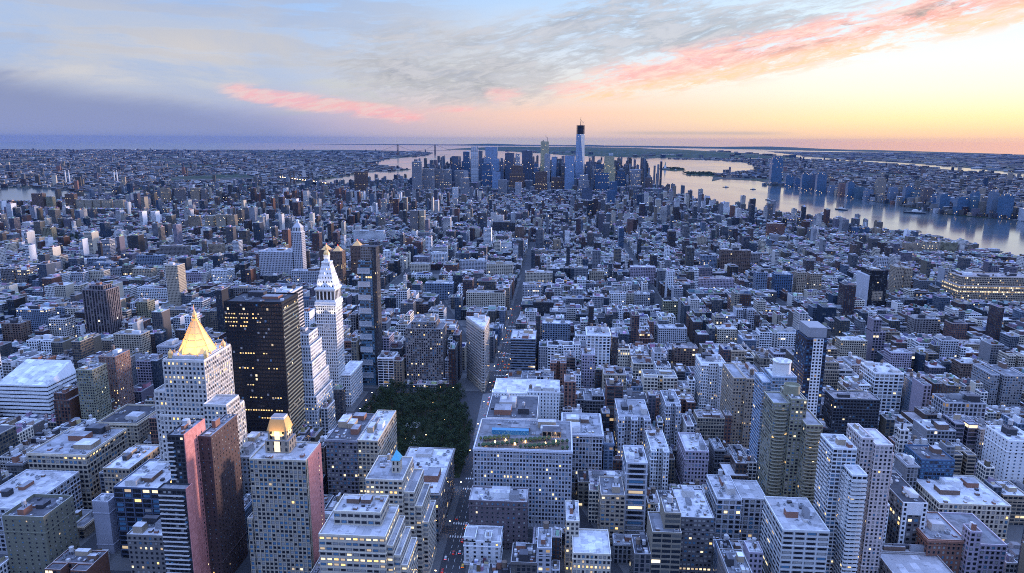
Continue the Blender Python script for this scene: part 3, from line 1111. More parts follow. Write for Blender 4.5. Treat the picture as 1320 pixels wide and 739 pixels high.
def wedge_tower():
    P = [(-92.6, 847), (-90.4, 848.5), (-89.5, 903), (-121, 903), (-94.4, 848.5)]
    ox, oy = -98, 880
    r = empty('office_building', (ox, oy, 0), 'tall wedge-shaped stone office building standing where two avenues cross', 'building')
    claim(-122, -89, 846, 905, 87, .97)
    Q = [(x - ox, y - oy) for x, y in P]

    def grow(k):
        c = (sum(q[0] for q in Q) / 5, sum(q[1] for q in Q) / 5)
        return [(q[0] + (q[0] - c[0]) / max(.1, math.hypot(q[0] - c[0], q[1] - c[1])) * k, q[1] + (q[1] - c[1]) / max(.1, math.hypot(q[0] - c[0], q[1] - c[1])) * k) for q in Q]
    wc, wp = (*C['cream'], .03), (.22, .30, .37, 0)
    mb = MB()
    mb.prism(Q, 0, 15, 0, 1, 3.1, 4, wc, (.3, .34, .2, 0))
    mb.prism(Q, 15, 82, 0, 1, 2.9, 3.7, (*[c * .85 for c in C['lime']], .02), (.33, .34, .37, 0))
    mb.prism(Q, 82, 86.5, 0, 1, 3.1, 4, wc, (.2, .2, .5, 0), (*ROOFS[0], 0))
    obj('wall', mb, [FACADE, ROOF], r)
    mb = MB()
    g = grow(1.8)
    mb.prism(g, 84.4, 86.8, 0, 1, 99, 99, (*C['lime'], 0), (0, 0, 0, 0), (*ROOFS[0], 0))
    g2 = grow(.8)
    mb.prism(g2, 14.2, 15.2, 0, 0, 99, 99, (*C['lime'], 0))
    mb.face([(x, y, 84.4) for x, y in reversed(g)], 0, None, (*C['lime'], 0))
    obj('cornice', mb, [FACADE, ROOF], r)
    mb = MB()
    mb.prism([(x * .94 - .2, y * .94) for x, y in g], 86.8, 88, 0, 1, 99, 99, (*C['lime'], 0), (0, 0, 0, 0), (*ROOFS[2], 0))
    obj('roof', mb, [FACADE, ROOF], r)
    rg = random.Random(4)
    for x, y, w, d, h in ((-98, 893, 9, 8, 4), (-94, 878, 4, 5, 3), (-107, 899, 6, 4, 5)):
        o = link('bulkhead', BULK[0], r, (x - ox, y - oy, 88)); o.scale = (w, d, h)
    THINGS.append((r, ox, oy, 88))
    return r


wedge_tower()


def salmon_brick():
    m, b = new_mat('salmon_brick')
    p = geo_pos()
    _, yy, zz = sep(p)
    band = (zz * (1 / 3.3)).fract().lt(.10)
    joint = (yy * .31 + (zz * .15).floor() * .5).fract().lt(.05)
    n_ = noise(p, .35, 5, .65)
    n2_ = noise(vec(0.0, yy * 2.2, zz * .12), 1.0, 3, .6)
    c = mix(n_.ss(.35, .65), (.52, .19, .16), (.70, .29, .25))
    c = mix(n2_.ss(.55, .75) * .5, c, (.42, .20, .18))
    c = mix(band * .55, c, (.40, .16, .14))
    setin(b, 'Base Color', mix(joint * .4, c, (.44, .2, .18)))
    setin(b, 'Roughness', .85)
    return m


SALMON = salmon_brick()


def wall_windows(root, x, ys, zs, w, h, right=True):
    for y in ys:
        for z in zs:
            o = link('window', WIN[0 if (int(y * 7 + z * 3) % 5) else 4], root, (x, y, z))
            o.rotation_euler = (0, 0, math.pi / 2 if right else -math.pi / 2)
            o.scale = (w, 1, h)


def salmon_slab():
    r, ox, oy = hero('apartment_tower', 'slim apartment slab with a salmon pink side wall and stepped dark balconied front', 'tower',
                     [(-258.5, -247.2, 419, 447, 0, 125), (-264, -244.5, 411, 419, 0, 90)], 'dark', 1, 3.0, 3.1, .36, .32, .08, nb=1, nt=0, na=2, vis=.9, sides=False, seed=12)
    # the broad west wall and the edge of the front
    mb = MB()
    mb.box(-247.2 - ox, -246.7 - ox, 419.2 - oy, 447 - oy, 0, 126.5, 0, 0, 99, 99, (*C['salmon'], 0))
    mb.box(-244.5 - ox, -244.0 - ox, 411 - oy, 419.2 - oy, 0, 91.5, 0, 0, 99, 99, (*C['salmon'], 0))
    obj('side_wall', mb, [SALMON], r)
    wall_windows(r, -246.7 - ox, (434 - oy, 441 - oy), [20 + k * 3.3 for k in range(31)], 1.1, 1.5)
    mb = MB()
    mb.lathe(-254 - ox, 436 - oy, [(2.6, 125), (2.6, 130), (0, 130.6)], 14, 0)
    obj('roof_tank', mb, [TANKGREY], r)
    bm = MB()
    bm.box(-.5, .5, -1.5, 0, 0, .2, 0, bottom=True)
    bm.box(-.5, .5, -1.5, -1.4, .2, 1.1, 0, bottom=True)
    me = bm.mesh('balcony', [TRIM_PALE])
    for k in range(24):
        o = link('balcony', me, r, (-254.5 - ox, 411 - oy, 8 + k * 3.4)); o.scale = (17, 1, 1)
    for k in range(9):
        o = link('balcony', me, r, (-256 - ox, 419 - oy, 94 + k * 3.3)); o.scale = (4, 1, 1)
    hero('apartment_tower', 'dark brown windowless-looking brick slab right behind the salmon wall', 'tower', [(-246.4, -237.5, 436, 476, 0, 117)], (.085, .055, .05), 1, 4.4, 3.4, .10, .2, .02, nb=1, nt=0, na=2, vis=.9, seed=3)


salmon_slab()


def mansard_tower():
    r, ox, oy = hero('apartment_tower', 'grey apartment tower crowned by a lit orange copper mansard with a salmon west wall', 'tower',
                     [(-205, -166, 423, 452, 0, 108), (-211, -205, 426, 450, 0, 62)], 'buff', 0, 2.9, 3.2, .36, .33, .025, kinds=(.45, .3, .2), nb=0, nt=0, na=5, vis=.95, piers=.7, sides=False, seed=21, cap=100)
    mb = MB()
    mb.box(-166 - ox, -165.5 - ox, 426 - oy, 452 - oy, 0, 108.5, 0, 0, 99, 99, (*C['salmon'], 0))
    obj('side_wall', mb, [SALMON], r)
    wall_windows(r, -165.5 - ox, (446 - oy,), [20 + k * 3.2 for k in range(27)], 1.2, 1.5)
    cx, cy_ = -190 - ox, 441 - oy
    mb = MB()
    mb.box(cx - 8.5, cx + 8.5, cy_ - 6.5, cy_ + 6.5, 108.2, 117, 0, 1, 4.25, 4.4, (*C['tan'], .0), (.2, .3, .3, 0), (*ROOFS[1], 0))
    mb.box(cx - 6.6, cx + 6.6, cy_ - 5.4, cy_ + 5.4, 117, 124, 0, 1, 4.25, 3.5, (*C['tan'], .0), (.2, .3, .3, 0), (*ROOFS[1], 0))
    cr = obj('crown', mb, [FACADE, ROOF], r)
    mb = MB()
    mb.frustum(cx - 7.0, cx + 7.0, cy_ - 5.8, cy_ + 5.8, 124, cx - 5.0, cx + 5.0, cy_ - 3.8, cy_ + 3.8, 131.5, 0)
    obj('mansard_roof', mb, [COPPER], cr)
    mb = MB()
    mb.box(cx - 4.6, cx + 4.6, cy_ - 3.4, cy_ + 3.4, 131.5, 133.2, 0, 1, 99, 99, (*C['white'], 0), (0, 0, 0, 0), (*ROOFS[5], 0))
    obj('roof_cap', mb, [FACADE, ROOF], cr)
    mb = MB()
    mb.box(cx - 2.0, cx + 2.0, cy_ - 6.65, cy_ - 6.5, 109, 116.5, 0)
    mb.box(cx - 1.8, cx + 1.8, cy_ - 5.55, cy_ - 5.4, 117.5, 123.5, 0)
    obj('lit_bay', mb, [LIT_PALE], cr)
    for sx, sy in ((-4, -9), (4, -9), (10, -2), (10, 3), (-10, 0)):
        flood('floodlight', r, (cx + sx, cy_ + sy, 119), (cx, cy_, 129), 3600, (1.0, .66, .28), .4, 70)


mansard_tower()

# black glass slab and its neighbours
hero('office_tower', 'black glass office slab with scattered amber lit floors', 'tower', [(-316, -259.5, 625, 667, 0, 167.5)], 'black', 4, 2.6, 3.9, .44, .33, .015, nb=2, nt=0, na=6, kinds=(.97, .01, .02), vis=.8, seed=31, par=1.6, cap=20)
r_, ox_, oy_ = THINGS[-1][0], THINGS[-1][1], THINGS[-1][2]
for k in range(40):
    mb = MB()
    mb.box(-259.5 - ox_, -258.9 - ox_, 626 - oy_, 666 - oy_, 8 + k * 3.9, 9.3 + k * 3.9, 0, 0, 99, 99, (.17, .18, .14, 0), bottom=True)
    obj('side_louvre', mb, [FACADE], r_)
lw = random.Random(3)
for z, runs in ((157, ((-314, -281),)), (153, ((-315, -290), (-288, -276))), (149, ((-315, -288), (-284, -280))), (145, ((-311, -293),)), (118, ((-303, -288), (-280, -275))), (103, ((-305, -285), (-276, -268))), (86, ((-298, -290),)), (73, ((-296, -285), (-274, -266))), (60, ((-302, -286), (-284, -264))), (52, ((-286, -276),))):
    for a, b in runs:
        x = a
        while x < b:
            if lw.random() < .85:
                o = link('window', WIN_DARK[lw.choice((3, 3, 5))], r_, (x - ox_, 625 - oy_ - .06, z))
                o.scale = (1.8, 1, 1.5)
            x += 2.6
hero('office_tower', 'narrow pale ribbed tower showing just behind the black glass slab', 'tower', [(-306, -284, 700, 745, 0, 158)], 'lime', 2, 2.8, 3.7, .5, .3, .03, real=False, vis=.6)
hero('office_building', 'white limestone building of many setbacks stepping up beside the clock tower', 'building',
     [(-300, -254, 688, 742, 0, 50), (-294, -257, 690, 740, 50, 68), (-291, -259, 694, 738, 68, 86), (-288, -262, 700, 736, 86, 102), (-285, -265, 705, 733, 102, 114)], 'white', 3, 3.0, 3.8, .24, .29, .05, nb=1, nt=0, na=2, vis=.85, seed=14, cap=100)
r_, ox_, oy_ = hero('apartment_tower', 'very slim blue glass tower with white floor bands right of the clock tower', 'tower', [(-254, -236.5, 862, 880, 0, 167)], 'teal', 2, 2.9, 3.6, .47, .38, .05, kinds=(.35, .55, .08), nb=0, nt=0, na=1, vis=.8, seed=8, bands=.5, sides=False, cap=100)
mb = MB()
mb.box(-236.5 - ox_, -231 - ox_, 864 - oy_, 882 - oy_, 0, 186, 0, 1, 3, 3.6, (*C['dark'], .02), (.2, .3, .4, 0), (*ROOFS[4], 0))
mb.box(-252 - ox_, -236.5 - ox_, 868 - oy_, 882 - oy_, 168.3, 186, 0, 1, 3, 3.6, (*C['mid'], .05), (.36, .34, .4, 0), (*ROOFS[4], 0))
obj('tower_core', mb, [FACADE, ROOF], r_)
for k in range(9):
    mb = MB()
    z = 12 + k * 17.5
    mb.box(-255.2 - ox_, -239 - ox_, 860.6 - oy_, 862 - oy_, z, z + 7.2, 0, 0, 99, 99, (*C['pale'], 0), bottom=True)
    obj('projecting_bay', mb, [CURT_PALE], r_)
hero('apartment_tower', 'broad dark apartment tower with bright vertical ribs at the far side of the park', 'tower', [(-197, -148, 872, 904, 0, 77), (-190, -158, 876, 900, 77, 85)], 'mid', 3, 2.9, 3.1, .36, .36, .03, nb=1, nt=1, na=3, vis=.95, piers=1.0, seed=44, cap=100)

# the block with the roof garden and those about it
r_, ox_, oy_ = hero('office_building', 'broad pale blue-grey office block with a planted roof terrace and blue awning', 'building', [(-66, 15, 533, 595, 0, 70)], 'pale', 3, 2.7, 3.7, .30, .31, .05, nb=3, nt=0, na=6, vis=.97, piers=.6, cornice=(.8, 1.4), seed=51, cap=100, clut=(-60, 10, 560, 592, 0, 70))
mb = MB()
mb.box(-54 - ox_, -22 - ox_, 563 - oy_, 568.5 - oy_, 70.1, 74.0, 0, 0, bottom=True)
obj('awning', mb, [BLUE_TARP], r_)
for k in range(40):
    mb = MB()
    x, y = -62 + (k % 20) * 3.85 - ox_, 536 + (k * 37 % 9) + (k // 20) * 11 - oy_
    s = 1.2 + (k * 29 % 10) / 9
    mb.lathe(x, y, [(.2, 70.1), (.25, 71.0), (s, 71.6), (s * 1.1, 72.6), (s * .5, 73.8), (0, 74.2)], 7, 0)
    obj('planter_tree', mb, [simple('planter_leaves', (.05, .08, .035), .9, 0, .4, 1.5)] if k == 0 else [bpy.data.materials['planter_leaves']], r_)
mb = MB()
mb.box(-60 - ox_, 12 - ox_, 534.5 - oy_, 556 - oy_, 70.06, 70.14, 0)
obj('terrace_deck', mb, [simple('terrace_boards', (.09, .07, .055), .8, 0, .3, .6)], r_)
mb = MB()
mb.box(-10 - ox_, 6 - ox_, 560 - oy_, 572 - oy_, 70.1, 75.5, 0, 1, 4, 5, (*C['tan'], .3), (.4, .36, .3, 0), (*ROOFS[6], 0))
obj('bar_pavilion', mb, [FACADE, ROOF], r_)
for k in range(8):
    mb = MB()
    x, y = -58 + k * 8.5 - ox_, 541 + (k * 53 % 12) - oy_
    mb.box(x - .35, x + .35, y - .35, y + .35, 70.1, 71.6, 0)
    obj('terrace_lamp', mb, [LAMPLIGHT], r_)
hero('office_building', 'stone block with square windows rising behind the roof garden', 'building', [(-64, -16, 612, 672, 0, 64)], 'lime', 6, 4.6, 4.2, .32, .30, .04, nb=3, nt=2, na=4, vis=.3, seed=52, cap=80)
hero('office_building', 'grey block with a row of arched top windows and pale courtyard roof', 'building', [(8, 44.5, 600, 650, 0, 56)], 'pale', 1, 3.0, 3.9, .34, .36, .03, nb=3, nt=0, na=6, vis=.6, cornice=(1.2, 1.6), seed=53, cap=80)
hero('office_building', 'whitish hotel block with deep light courts, second behind the roof garden', 'building', [(-66, 5, 700, 745, 0, 56), (-66, -50, 690, 700, 0, 60), (-29, 5, 690, 700, 0, 62)], 'white', 2, 3.4, 3.7, .16, .28, .03, nb=4, nt=2, na=6, vis=.6, seed=54, cap=60)
hero('office_building', 'blue-grey block with wide bands beside the avenue past the wedge tower', 'building', [(-60, -27, 890, 935, 0, 61)], 'bluegrey', 2, 3.0, 3.6, .5, .28, .02, nb=2, nt=1, na=4, real=False, vis=.7, seed=55)
hero('loft_building', 'white loft with tall top arches far right of the wedge tower', 'building', [(41, 72, 890, 930, 0, 69)], 'white', 0, 5.0, 4.0, .30, .33, .04, nb=2, nt=2, na=3, vis=.6, seed=56, cap=60, cornice=(.8, 1.2))
hero('loft_building', 'slender pale loft standing in front of the white loft with arches', 'building', [(33, 49, 830, 858, 0, 60)], 'lilac', 1, 3.4, 3.7, .3, .3, .04, nb=1, nt=1, na=2, vis=.7, seed=57, cap=60)
hero('loft_building', 'white terracotta loft with a dark recessed light court in its front', 'building', [(173, 181, 800, 806, 0, 61), (194, 202, 800, 806, 0, 61), (173, 202, 806, 838, 0, 62)], 'white', 0, 2.8, 3.8, .26, .3, .04, nb=2, nt=2, na=3, vis=.9, seed=58, cap=90, cornice=(.7, 1.2))
hero('apartment_building', 'tan twin-winged block left of the round capped slim tower', 'building', [(186, 198, 705, 755, 0, 78), (198, 215, 700, 750, 0, 79)], 'tan', 1, 3.0, 3.6, .27, .28, .04, nb=2, nt=1, na=3, vis=.9, seed=59, cap=90)


def round_cap_tower():
    r, ox, oy = hero('apartment_tower', 'slim blue and white tower topped by a round white tank house', 'tower', [(183, 190, 597, 622, 0, 112), (190, 211, 594, 618, 0, 118)], (.30, .36, .44), 2, 2.8, 3.1, .40, .33, .03, kinds=(.3, .55, .1), nb=0, nt=0, na=3, vis=.9, seed=60, bands=.4, cap=100)
    mb = MB()
    mb.lathe(201 - ox, 606 - oy, [(7.6, 118), (7.6, 129), (8.1, 129), (8.1, 130.2), (7.2, 130.2), (7.0, 129.6), (0, 129.6)], 20, 0)
    tk = obj('tank_house', mb, [WHITE_STONE], r)
    for k in range(5):
        o = link('roof_unit', BULK[4], tk, (201 - ox + 4 * math.cos(k * 1.3), 606 - oy + 4 * math.sin(k * 1.3), 129.7)); o.scale = (2, 2, 1.6)


round_cap_tower()
r_, ox_, oy_ = hero('apartment_tower', 'dark navy glass tower with one white gridded strip down its front', 'tower', [(240, 259, 659, 690, 0, 135)], (.03, .045, .08), 6, 3.0, 3.2, .40, .33, .03, kinds=(.6, .36, .03), nb=0, nt=0, na=0, vis=.8, seed=61, cap=60)
mb = MB()
mb.box(246 - ox_, 255.5 - ox_, 658.3 - oy_, 659 - oy_, 0, 136, 0, 0, 3.2, 3.2, (*C['white'], .02), (.30, .30, .5, 0))
obj('front_strip', mb, [FACADE], r_)
mb = MB()
mb.box(242 - ox_, 259 - ox_, 662 - oy_, 688 - oy_, 136.2, 146, 0, 0, 99, 99, (*C['grey'], 0))
obj('penthouse', mb, [FACADE], r_)


def olive_tower():
    r, ox, oy = hero('apartment_tower', 'olive brick apartment tower with stacked curved balconies and a round drum on top', 'tower',
                     [(178, 191, 548, 575, 0, 111), (191, 201, 545, 575, 0, 116), (201, 214, 536, 570, 0, 98), (196, 206, 552, 576, 98, 113)], 'olive', 1, 2.9, 3.0, .33, .32, .04, nb=0, nt=0, na=3, vis=.97, seed=62, cap=80)
    mb = MB()
    mb.lathe(195.5 - ox, 560 - oy, [(6.4, 116), (6.4, 124), (6.0, 124), (5.6, 122), (0, 122)], 18, 0)
    obj('roof_drum', mb, [simple('olive_drum', C['olive'], .8, 0, .2, .4)], r)
    bm = MB()
    n = 8
    pts = [(.5 * math.cos(math.pi + math.pi * k / n), .9 * math.sin(math.pi + math.pi * k / n)) for k in range(n + 1)]
    for (xa, ya), (xb, yb) in zip(pts, pts[1:]):
        bm.face([(xa, ya, 0), (xb, yb, 0), (xb, yb, 1.1), (xa, ya, 1.1)], 0)
        bm.face([(xb, yb, .0), (xb * .86, yb * .86, .0), (xb * .86, yb * .86, 1.1), (xb, yb, 1.1)], 0)
    bm.face([(x, y, .12) for x, y in pts], 0)
    bm.face([(x, y, 0) for x, y in reversed(pts)], 0)
    me = bm.mesh('balcony', [simple('olive_balcony', (.33, .31, .22), .8, 0, .15, .4)])
    nb_ = 0
    for x, y, top in ((184.5, 548, 109), (207.5, 536, 96)):
        for k in range(int(top / 3.0) - 3):
            if nb_ < 62:
                o = link('balcony', me, r, (x - ox, y - oy, top - 2.2 - k * 3.0)); o.scale = (10.5, 2.2, 1)
                nb_ += 1


olive_tower()
hero('office_building', 'wide dark gridded slab with a black roof house, right of the navy tower', 'building', [(288, 334, 700, 724, 0, 60)], (.07, .075, .085), 5, 3.2, 3.4, .36, .30, .02, nb=1, nt=1, na=4, vis=.95, seed=63, kinds=(.9, .05, .05), cap=90, piers=.5)
hero('office_building', 'bright white block with five columns of square windows, above the dark gridded slab', 'building', [(368, 400, 790, 830, 0, 59)], 'white', 2, 5.2, 4.2, .36, .30, .02, nb=2, nt=1, na=4, vis=.8, seed=64, cap=60)
hero('apartment_tower', 'pale stepped apartment tower with bowed corners behind the white balcony tower', 'tower', [(225, 237, 470, 498, 0, 112), (217, 225, 474, 500, 0, 115), (237, 240, 474, 496, 0, 104)], (.50, .44, .42), 2, 2.8, 3.0, .26, .30, .03, nb=2, nt=1, na=3, vis=.97, seed=65, cap=90)


def balcony_tower():
    r, ox, oy = hero('apartment_tower', 'white apartment tower with rows of white balconies on a sawtooth flank', 'tower', [(201, 211, 447, 462, 0, 100), (193, 209, 462, 486, 0, 112)], 'white', 2, 3.0, 3.0, .40, .30, .03, kinds=(.7, .2, .1), nb=2, nt=0, na=2, vis=.98, seed=66, cap=60)
    bm = MB()
    bm.box(-.5, .5, -1.6, 0, 0, .25, 0, bottom=True)
    bm.box(-.5, .5, -1.6, -1.48, .25, 1.15, 0, bottom=True)
    me = bm.mesh('balcony', [WHITE_STONE])
    for k in range(30):
        o = link('balcony', me, r, (206 - ox, 447 - oy, 96 - k * 3.0)); o.scale = (9.6, 1, 1)
    for j, yy in enumerate((451, 458, 467, 474, 481)):
        for k in range(13):
            o = link('balcony', me, r, ((201 if yy < 462 else 193) - ox, yy - oy, (96 if yy < 462 else 107) - k * 3.0))
            o.rotation_euler = (0, 0, -math.pi / 2)
            o.scale = (5, 1, 1)


balcony_tower()
hero('office_building', 'pale office block with ribbon windows and a brown side wall at the bottom edge', 'building', [(156, 187, 439, 484, 0, 62)], (.50, .50, .48), 0, 7.2, 3.6, .42, .25, .16, nb=2, nt=0, na=5, vis=.98, seed=67, cap=90, kinds=(.7, .1, .2), clut=(160, 184, 445, 482, 0, 62))
hero('loft_building', 'white-framed narrow loft with a big dark central bay and dark side wall', 'building', [(262, 280, 496, 545, 0, 55)], (.13, .12, .12), 4, 4.5, 3.8, .36, .33, .10, nb=2, nt=0, na=4, vis=.98, seed=68, cap=50)
r_ = THINGS[-1][0]
mb = MB()
for a, b in ((262, 266), (276, 280)):
    mb.box(a - 271, b - 271, 495.2 - 520.5, 496 - 520.5, 6, 56.2, 0, 0, 4, 3.8, (*C['white'], .03), (.22, .30, .7, 0))
mb.box(266 - 271, 276 - 271, 495.3 - 520.5, 496 - 520.5, 46, 56, 0, 0, 99, 99, (*C['white'], 0), bottom=True)
obj('front_frame', mb, [FACADE], r_)
hero('loft_building', 'low wide roof with pale deck and a skylight house near the right edge', 'building', [(314, 370, 540, 592, 0, 32)], 'cream', 2, 3.8, 4.0, .30, .34, .05, nb=3, nt=0, na=7, vis=.98, seed=69, cap=50)
hero('loft_building', 'brown brick loft with a heavy pale cornice near the bottom right', 'building', [(275, 302, 480, 520, 0, 35)], 'brick', 1, 3.2, 3.9, .24, .30, .05, nb=2, nt=0, na=5, vis=.98, seed=70, cap=50, cornice=(1.0, 1.4))
hero('loft_building', 'lilac-grey blank-sided building in the bottom right corner', 'building', [(302, 328, 476, 520, 0, 35), (300, 308, 474, 484, 0, 46)], 'lilac', 3, 3.6, 3.8, .3, .3, .04, nb=2, nt=1, na=4, vis=.98, seed=71, cap=40)
hero('office_building', 'deep blue glass block among pale roofs near the right', 'building', [(319, 347, 583, 613, 0, 50)], 'blue', 6, 3.4, 3.6, .40, .33, .03, kinds=(.3, .65, .02), nb=1, nt=0, na=3, vis=.7, seed=72, cap=60)
hero('loft_building', 'low flat roof crowded with machines at the bottom edge, right of the balcony tower', 'building', [(235, 283, 481, 492, 0, 23), (240, 283, 440, 481, 0, 22)], 'mid', 0, 4, 4, .3, .3, .03, nb=3, nt=0, na=9, vis=.98, seed=73, cap=20)
hero('apartment_building', 'white blank-walled block cut by the right edge', 'building', [(404, 430, 606, 640, 0, 60)], 'white', 2, 5, 3.4, .14, .2, .02, nb=1, nt=1, na=2, vis=.6, seed=74, cap=40)
hero('apartment_building', 'grey slab with a dark notch down its front toward the right edge', 'building', [(517, 526, 822, 862, 0, 50), (529, 551, 818, 860, 0, 51)], 'grey', 3, 3.2, 3.2, .30, .3, .03, nb=1, nt=1, na=2, vis=.7, seed=75, cap=60)

# farther west
hero('office_tower', 'black tower with a pale slab side and one pale panel, in the middle distance right', 'tower', [(585, 618, 1323, 1363, 0, 84)], 'black', 4, 3, 3.4, .4, .3, .01, real=False, vis=.8, seed=76)
r_ = THINGS[-1][0]
mb = MB()
mb.box(579 - 601.5, 584.6 - 601.5, -22, 22, 0, 76, 0, 0, 99, 99, (*C['pale'], 0))
mb.box(593 - 601.5, 612 - 601.5, -20.6, -20.02, 28, 46, 0, 0, 2.4, 3, (*C['tan'], .1), (.3, .3, .2, 0))
obj('side_slab', mb, [FACADE], r_)
hero('office_building', 'huge long block with glowing rows of windows at the right edge', 'building', [(803, 960, 1420, 1482, 0, 39), (812, 950, 1430, 1480, 39, 56)], 'tan', 5, 3.2, 4.2, .36, .30, .55, real=False, nb=4, nt=3, na=6, vis=.8, seed=77)
hero('apartment_building', 'tall pair of tan slabs just right of the black tower', 'building', [(717, 733, 1500, 1530, 0, 61), (737, 753, 1505, 1535, 0, 58)], 'tan', 1, 3, 3, .3, .3, .03, real=False, nb=1, nt=1, na=1, vis=.7, seed=78)

# east of the avenue
hero('loft_building', 'slab-roofed grey loft at the foot of the gold pyramid tower', 'building', [(-271, -250, 518, 568, 0, 62)], 'grey', 0, 3.4, 3.7, .3, .3, .09, nb=3, nt=0, na=5, vis=.5, seed=80, cap=60)
hero('office_building', 'dark gridded loft with a blue-green roof edge, left of the park', 'building', [(-193, -166.3, 539, 598, 0, 70)], (.16, .15, .17), 6, 3.2, 3.7, .33, .33, .07, nb=4, nt=0, na=5, vis=.7, seed=81, cap=100, bands=.5, kinds=(.55, .2, .2), cornice=(.7, 1.0))
hero('office_building', 'pale roofed loft joined to the dark gridded loft beside the park', 'building', [(-166, -148.5, 540, 608, 0, 70)], 'buff', 2, 3.4, 3.7, .32, .30, .14, nb=3, nt=0, na=5, vis=.7, seed=82, cap=100)


def stepped_blue_cap():
    r, ox, oy = hero('office_building', 'cream stepped office building with a small blue-capped turret', 'building',
                     [(-135, -108, 454, 492, 0, 80), (-108, -100, 456, 492, 0, 70), (-100, -95, 458, 492, 0, 58), (-95, -91, 460, 492, 0, 44)], 'cream', 1, 3.4, 3.6, .36, .27, .09, nb=1, nt=0, na=2, vis=.98, seed=83, cap=100, clut=(-134, -122, 470, 491, 0, 80))
    mb = MB()
    mb.box(-118.5 - ox, -112.5 - ox, 466 - oy, 474 - oy, 80.1, 90, 0, 0, 3, 5, (*C['cream'], 0), (.2, .3, .1, 0))
    t = obj('turret', mb, [FACADE], r)
    mb = MB()
    mb.frustum(-118.8 - ox, -112.2 - ox, 465.7 - oy, 474.3 - oy, 90, -115.7 - ox, -115.3 - ox, 469.7 - oy, 470.3 - oy, 96.5, 0)
    obj('turret_cap', mb, [VERDIGRIS], t)


stepped_blue_cap()
hero('office_building', 'wide low block with a bright white flat roof beside the park', 'building', [(-132, -91, 505, 588, 0, 43)], 'mid', 2, 3.4, 4.2, .34, .33, .14, nb=3, nt=0, na=9, vis=.7, seed=84, cap=80, cornice=(1.2, 1.0))
hero('office_building', 'terraced cream building with lit ribbon windows at the bottom centre', 'building', [(-148, -105, 391, 430, 0, 74), (-105, -101, 394, 430, 0, 66), (-101, -97, 396, 430, 0, 58), (-97, -93, 398, 430, 0, 50), (-142, -111, 404, 426, 74, 83)], 'cream', 0, 4.2, 3.7, .42, .24, .24, nb=2, nt=0, na=3, vis=.98, seed=85, cap=100)
hero('loft_building', 'small white building with a notched roofline at the avenue', 'building', [(-67, -39, 475, 497, 0, 21), (-67, -58, 475, 490, 21, 24), (-51, -46, 475, 485, 21, 24.5)], 'white', 0, 5.6, 3.6, .16, .26, .02, nb=1, nt=0, na=3, vis=.98, seed=86, cap=60)
hero('loft_building', 'brown brick block right behind the small white building', 'building', [(-66, -20, 498, 521, 0, 42)], (.12, .095, .10), 0, 4.2, 3.7, .2, .26, .03, nb=3, nt=0, na=7, vis=.8, seed=87, cap=60)
hero('loft_building', 'cream lit loft with white roofs at the bottom centre right', 'building', [(15, 42, 448, 480, 0, 32), (10, 20, 470, 500, 0, 44)], 'cream', 2, 3.0, 3.8, .3, .3, .3, nb=2, nt=0, na=5, vis=.98, seed=88, cap=60)
hero('office_building', 'slim pale building with wide glass floors between side walls', 'building', [(58, 75, 520, 552, 0, 68)], 'pale', 0, 14, 4.4, .42, .33, .03, kinds=(.4, .4, .1), nb=2, nt=0, na=3, vis=.9, seed=89, cap=40)
hero('office_building', 'plain tan building just left of the slim glass-floored one', 'building', [(38, 57, 509, 540, 0, 45)], 'tan', 3, 3.6, 3.8, .36, .28, .04, nb=1, nt=1, na=2, vis=.7, seed=90, cap=40)
hero('office_building', 'dark office building with many yellow lit windows at the bottom', 'building', [(94, 118, 471, 515, 0, 50)], (.12, .115, .12), 2, 3.0, 3.7, .40, .26, .22, nb=2, nt=0, na=6, vis=.9, seed=91, cap=100, kinds=(.5, .1, .4))
hero('loft_building', 'grey gridded loft behind and right of the dark lit office building', 'building', [(130, 149.5, 515, 556, 0, 42), (149.5, 172, 525, 556, 0, 38)], 'pale', 0, 4.6, 4.0, .36, .34, .04, nb=2, nt=1, na=4, vis=.8, seed=92, cap=60)
hero('loft_building', 'blue-roofed small loft above the grey gridded loft', 'building', [(119, 140, 595, 636, 0, 45)], 'lilac', 0, 3.2, 3.8, .28, .3, .05, nb=1, nt=2, na=4, vis=.7, seed=93, cap=60)
hero('loft_building', 'narrow white loft with a black light court, right of the slim glass-floored building', 'building', [(86, 91, 579, 585, 0, 51), (97, 102, 579, 585, 0, 51), (86, 102, 585, 622, 0, 52)], 'white', 0, 2.5, 3.7, .28, .3, .03, nb=1, nt=1, na=2, vis=.7, seed=94, cap=60)
hero('loft_building', 'loft with two dark light courts and lit bridges between them', 'building', [(61, 67, 625, 632, 0, 61), (73, 79, 625, 632, 0, 61), (85, 91, 625, 632, 0, 61), (61, 91, 632, 676, 0, 62)], 'pale', 1, 3.0, 3.7, .28, .32, .12, nb=2, nt=2, na=3, vis=.6, seed=95, cap=70)
hero('loft_building', 'narrow pale loft with a lit light court beyond the two-court loft', 'building', [(111, 116, 664, 670, 0, 61), (121, 126, 664, 670, 0, 61), (111, 126, 670, 705, 0, 62)], 'pale', 1, 2.5, 3.7, .28, .3, .1, nb=1, nt=1, na=2, vis=.7, seed=96, cap=50)
hero('hotel_building', 'long pale-roofed block with a white gridded side wall at the left edge', 'building', [(-452, -405, 462, 524, 0, 40)], 'pale', 0, 4.0, 3.6, .36, .34, .03, nb=2, nt=0, na=6, vis=.98, seed=97, cap=80, clut=(-450, -425, 475, 522, 0, 40))
hero('apartment_building', 'olive brick block with a raised pale parapet in the bottom left corner', 'building', [(-392, -361, 427, 458, 0, 54)], (.17, .165, .12), 6, 5.6, 3.4, .14, .22, .03, nb=2, nt=1, na=4, vis=.98, seed=98, cap=40, par=2.6)
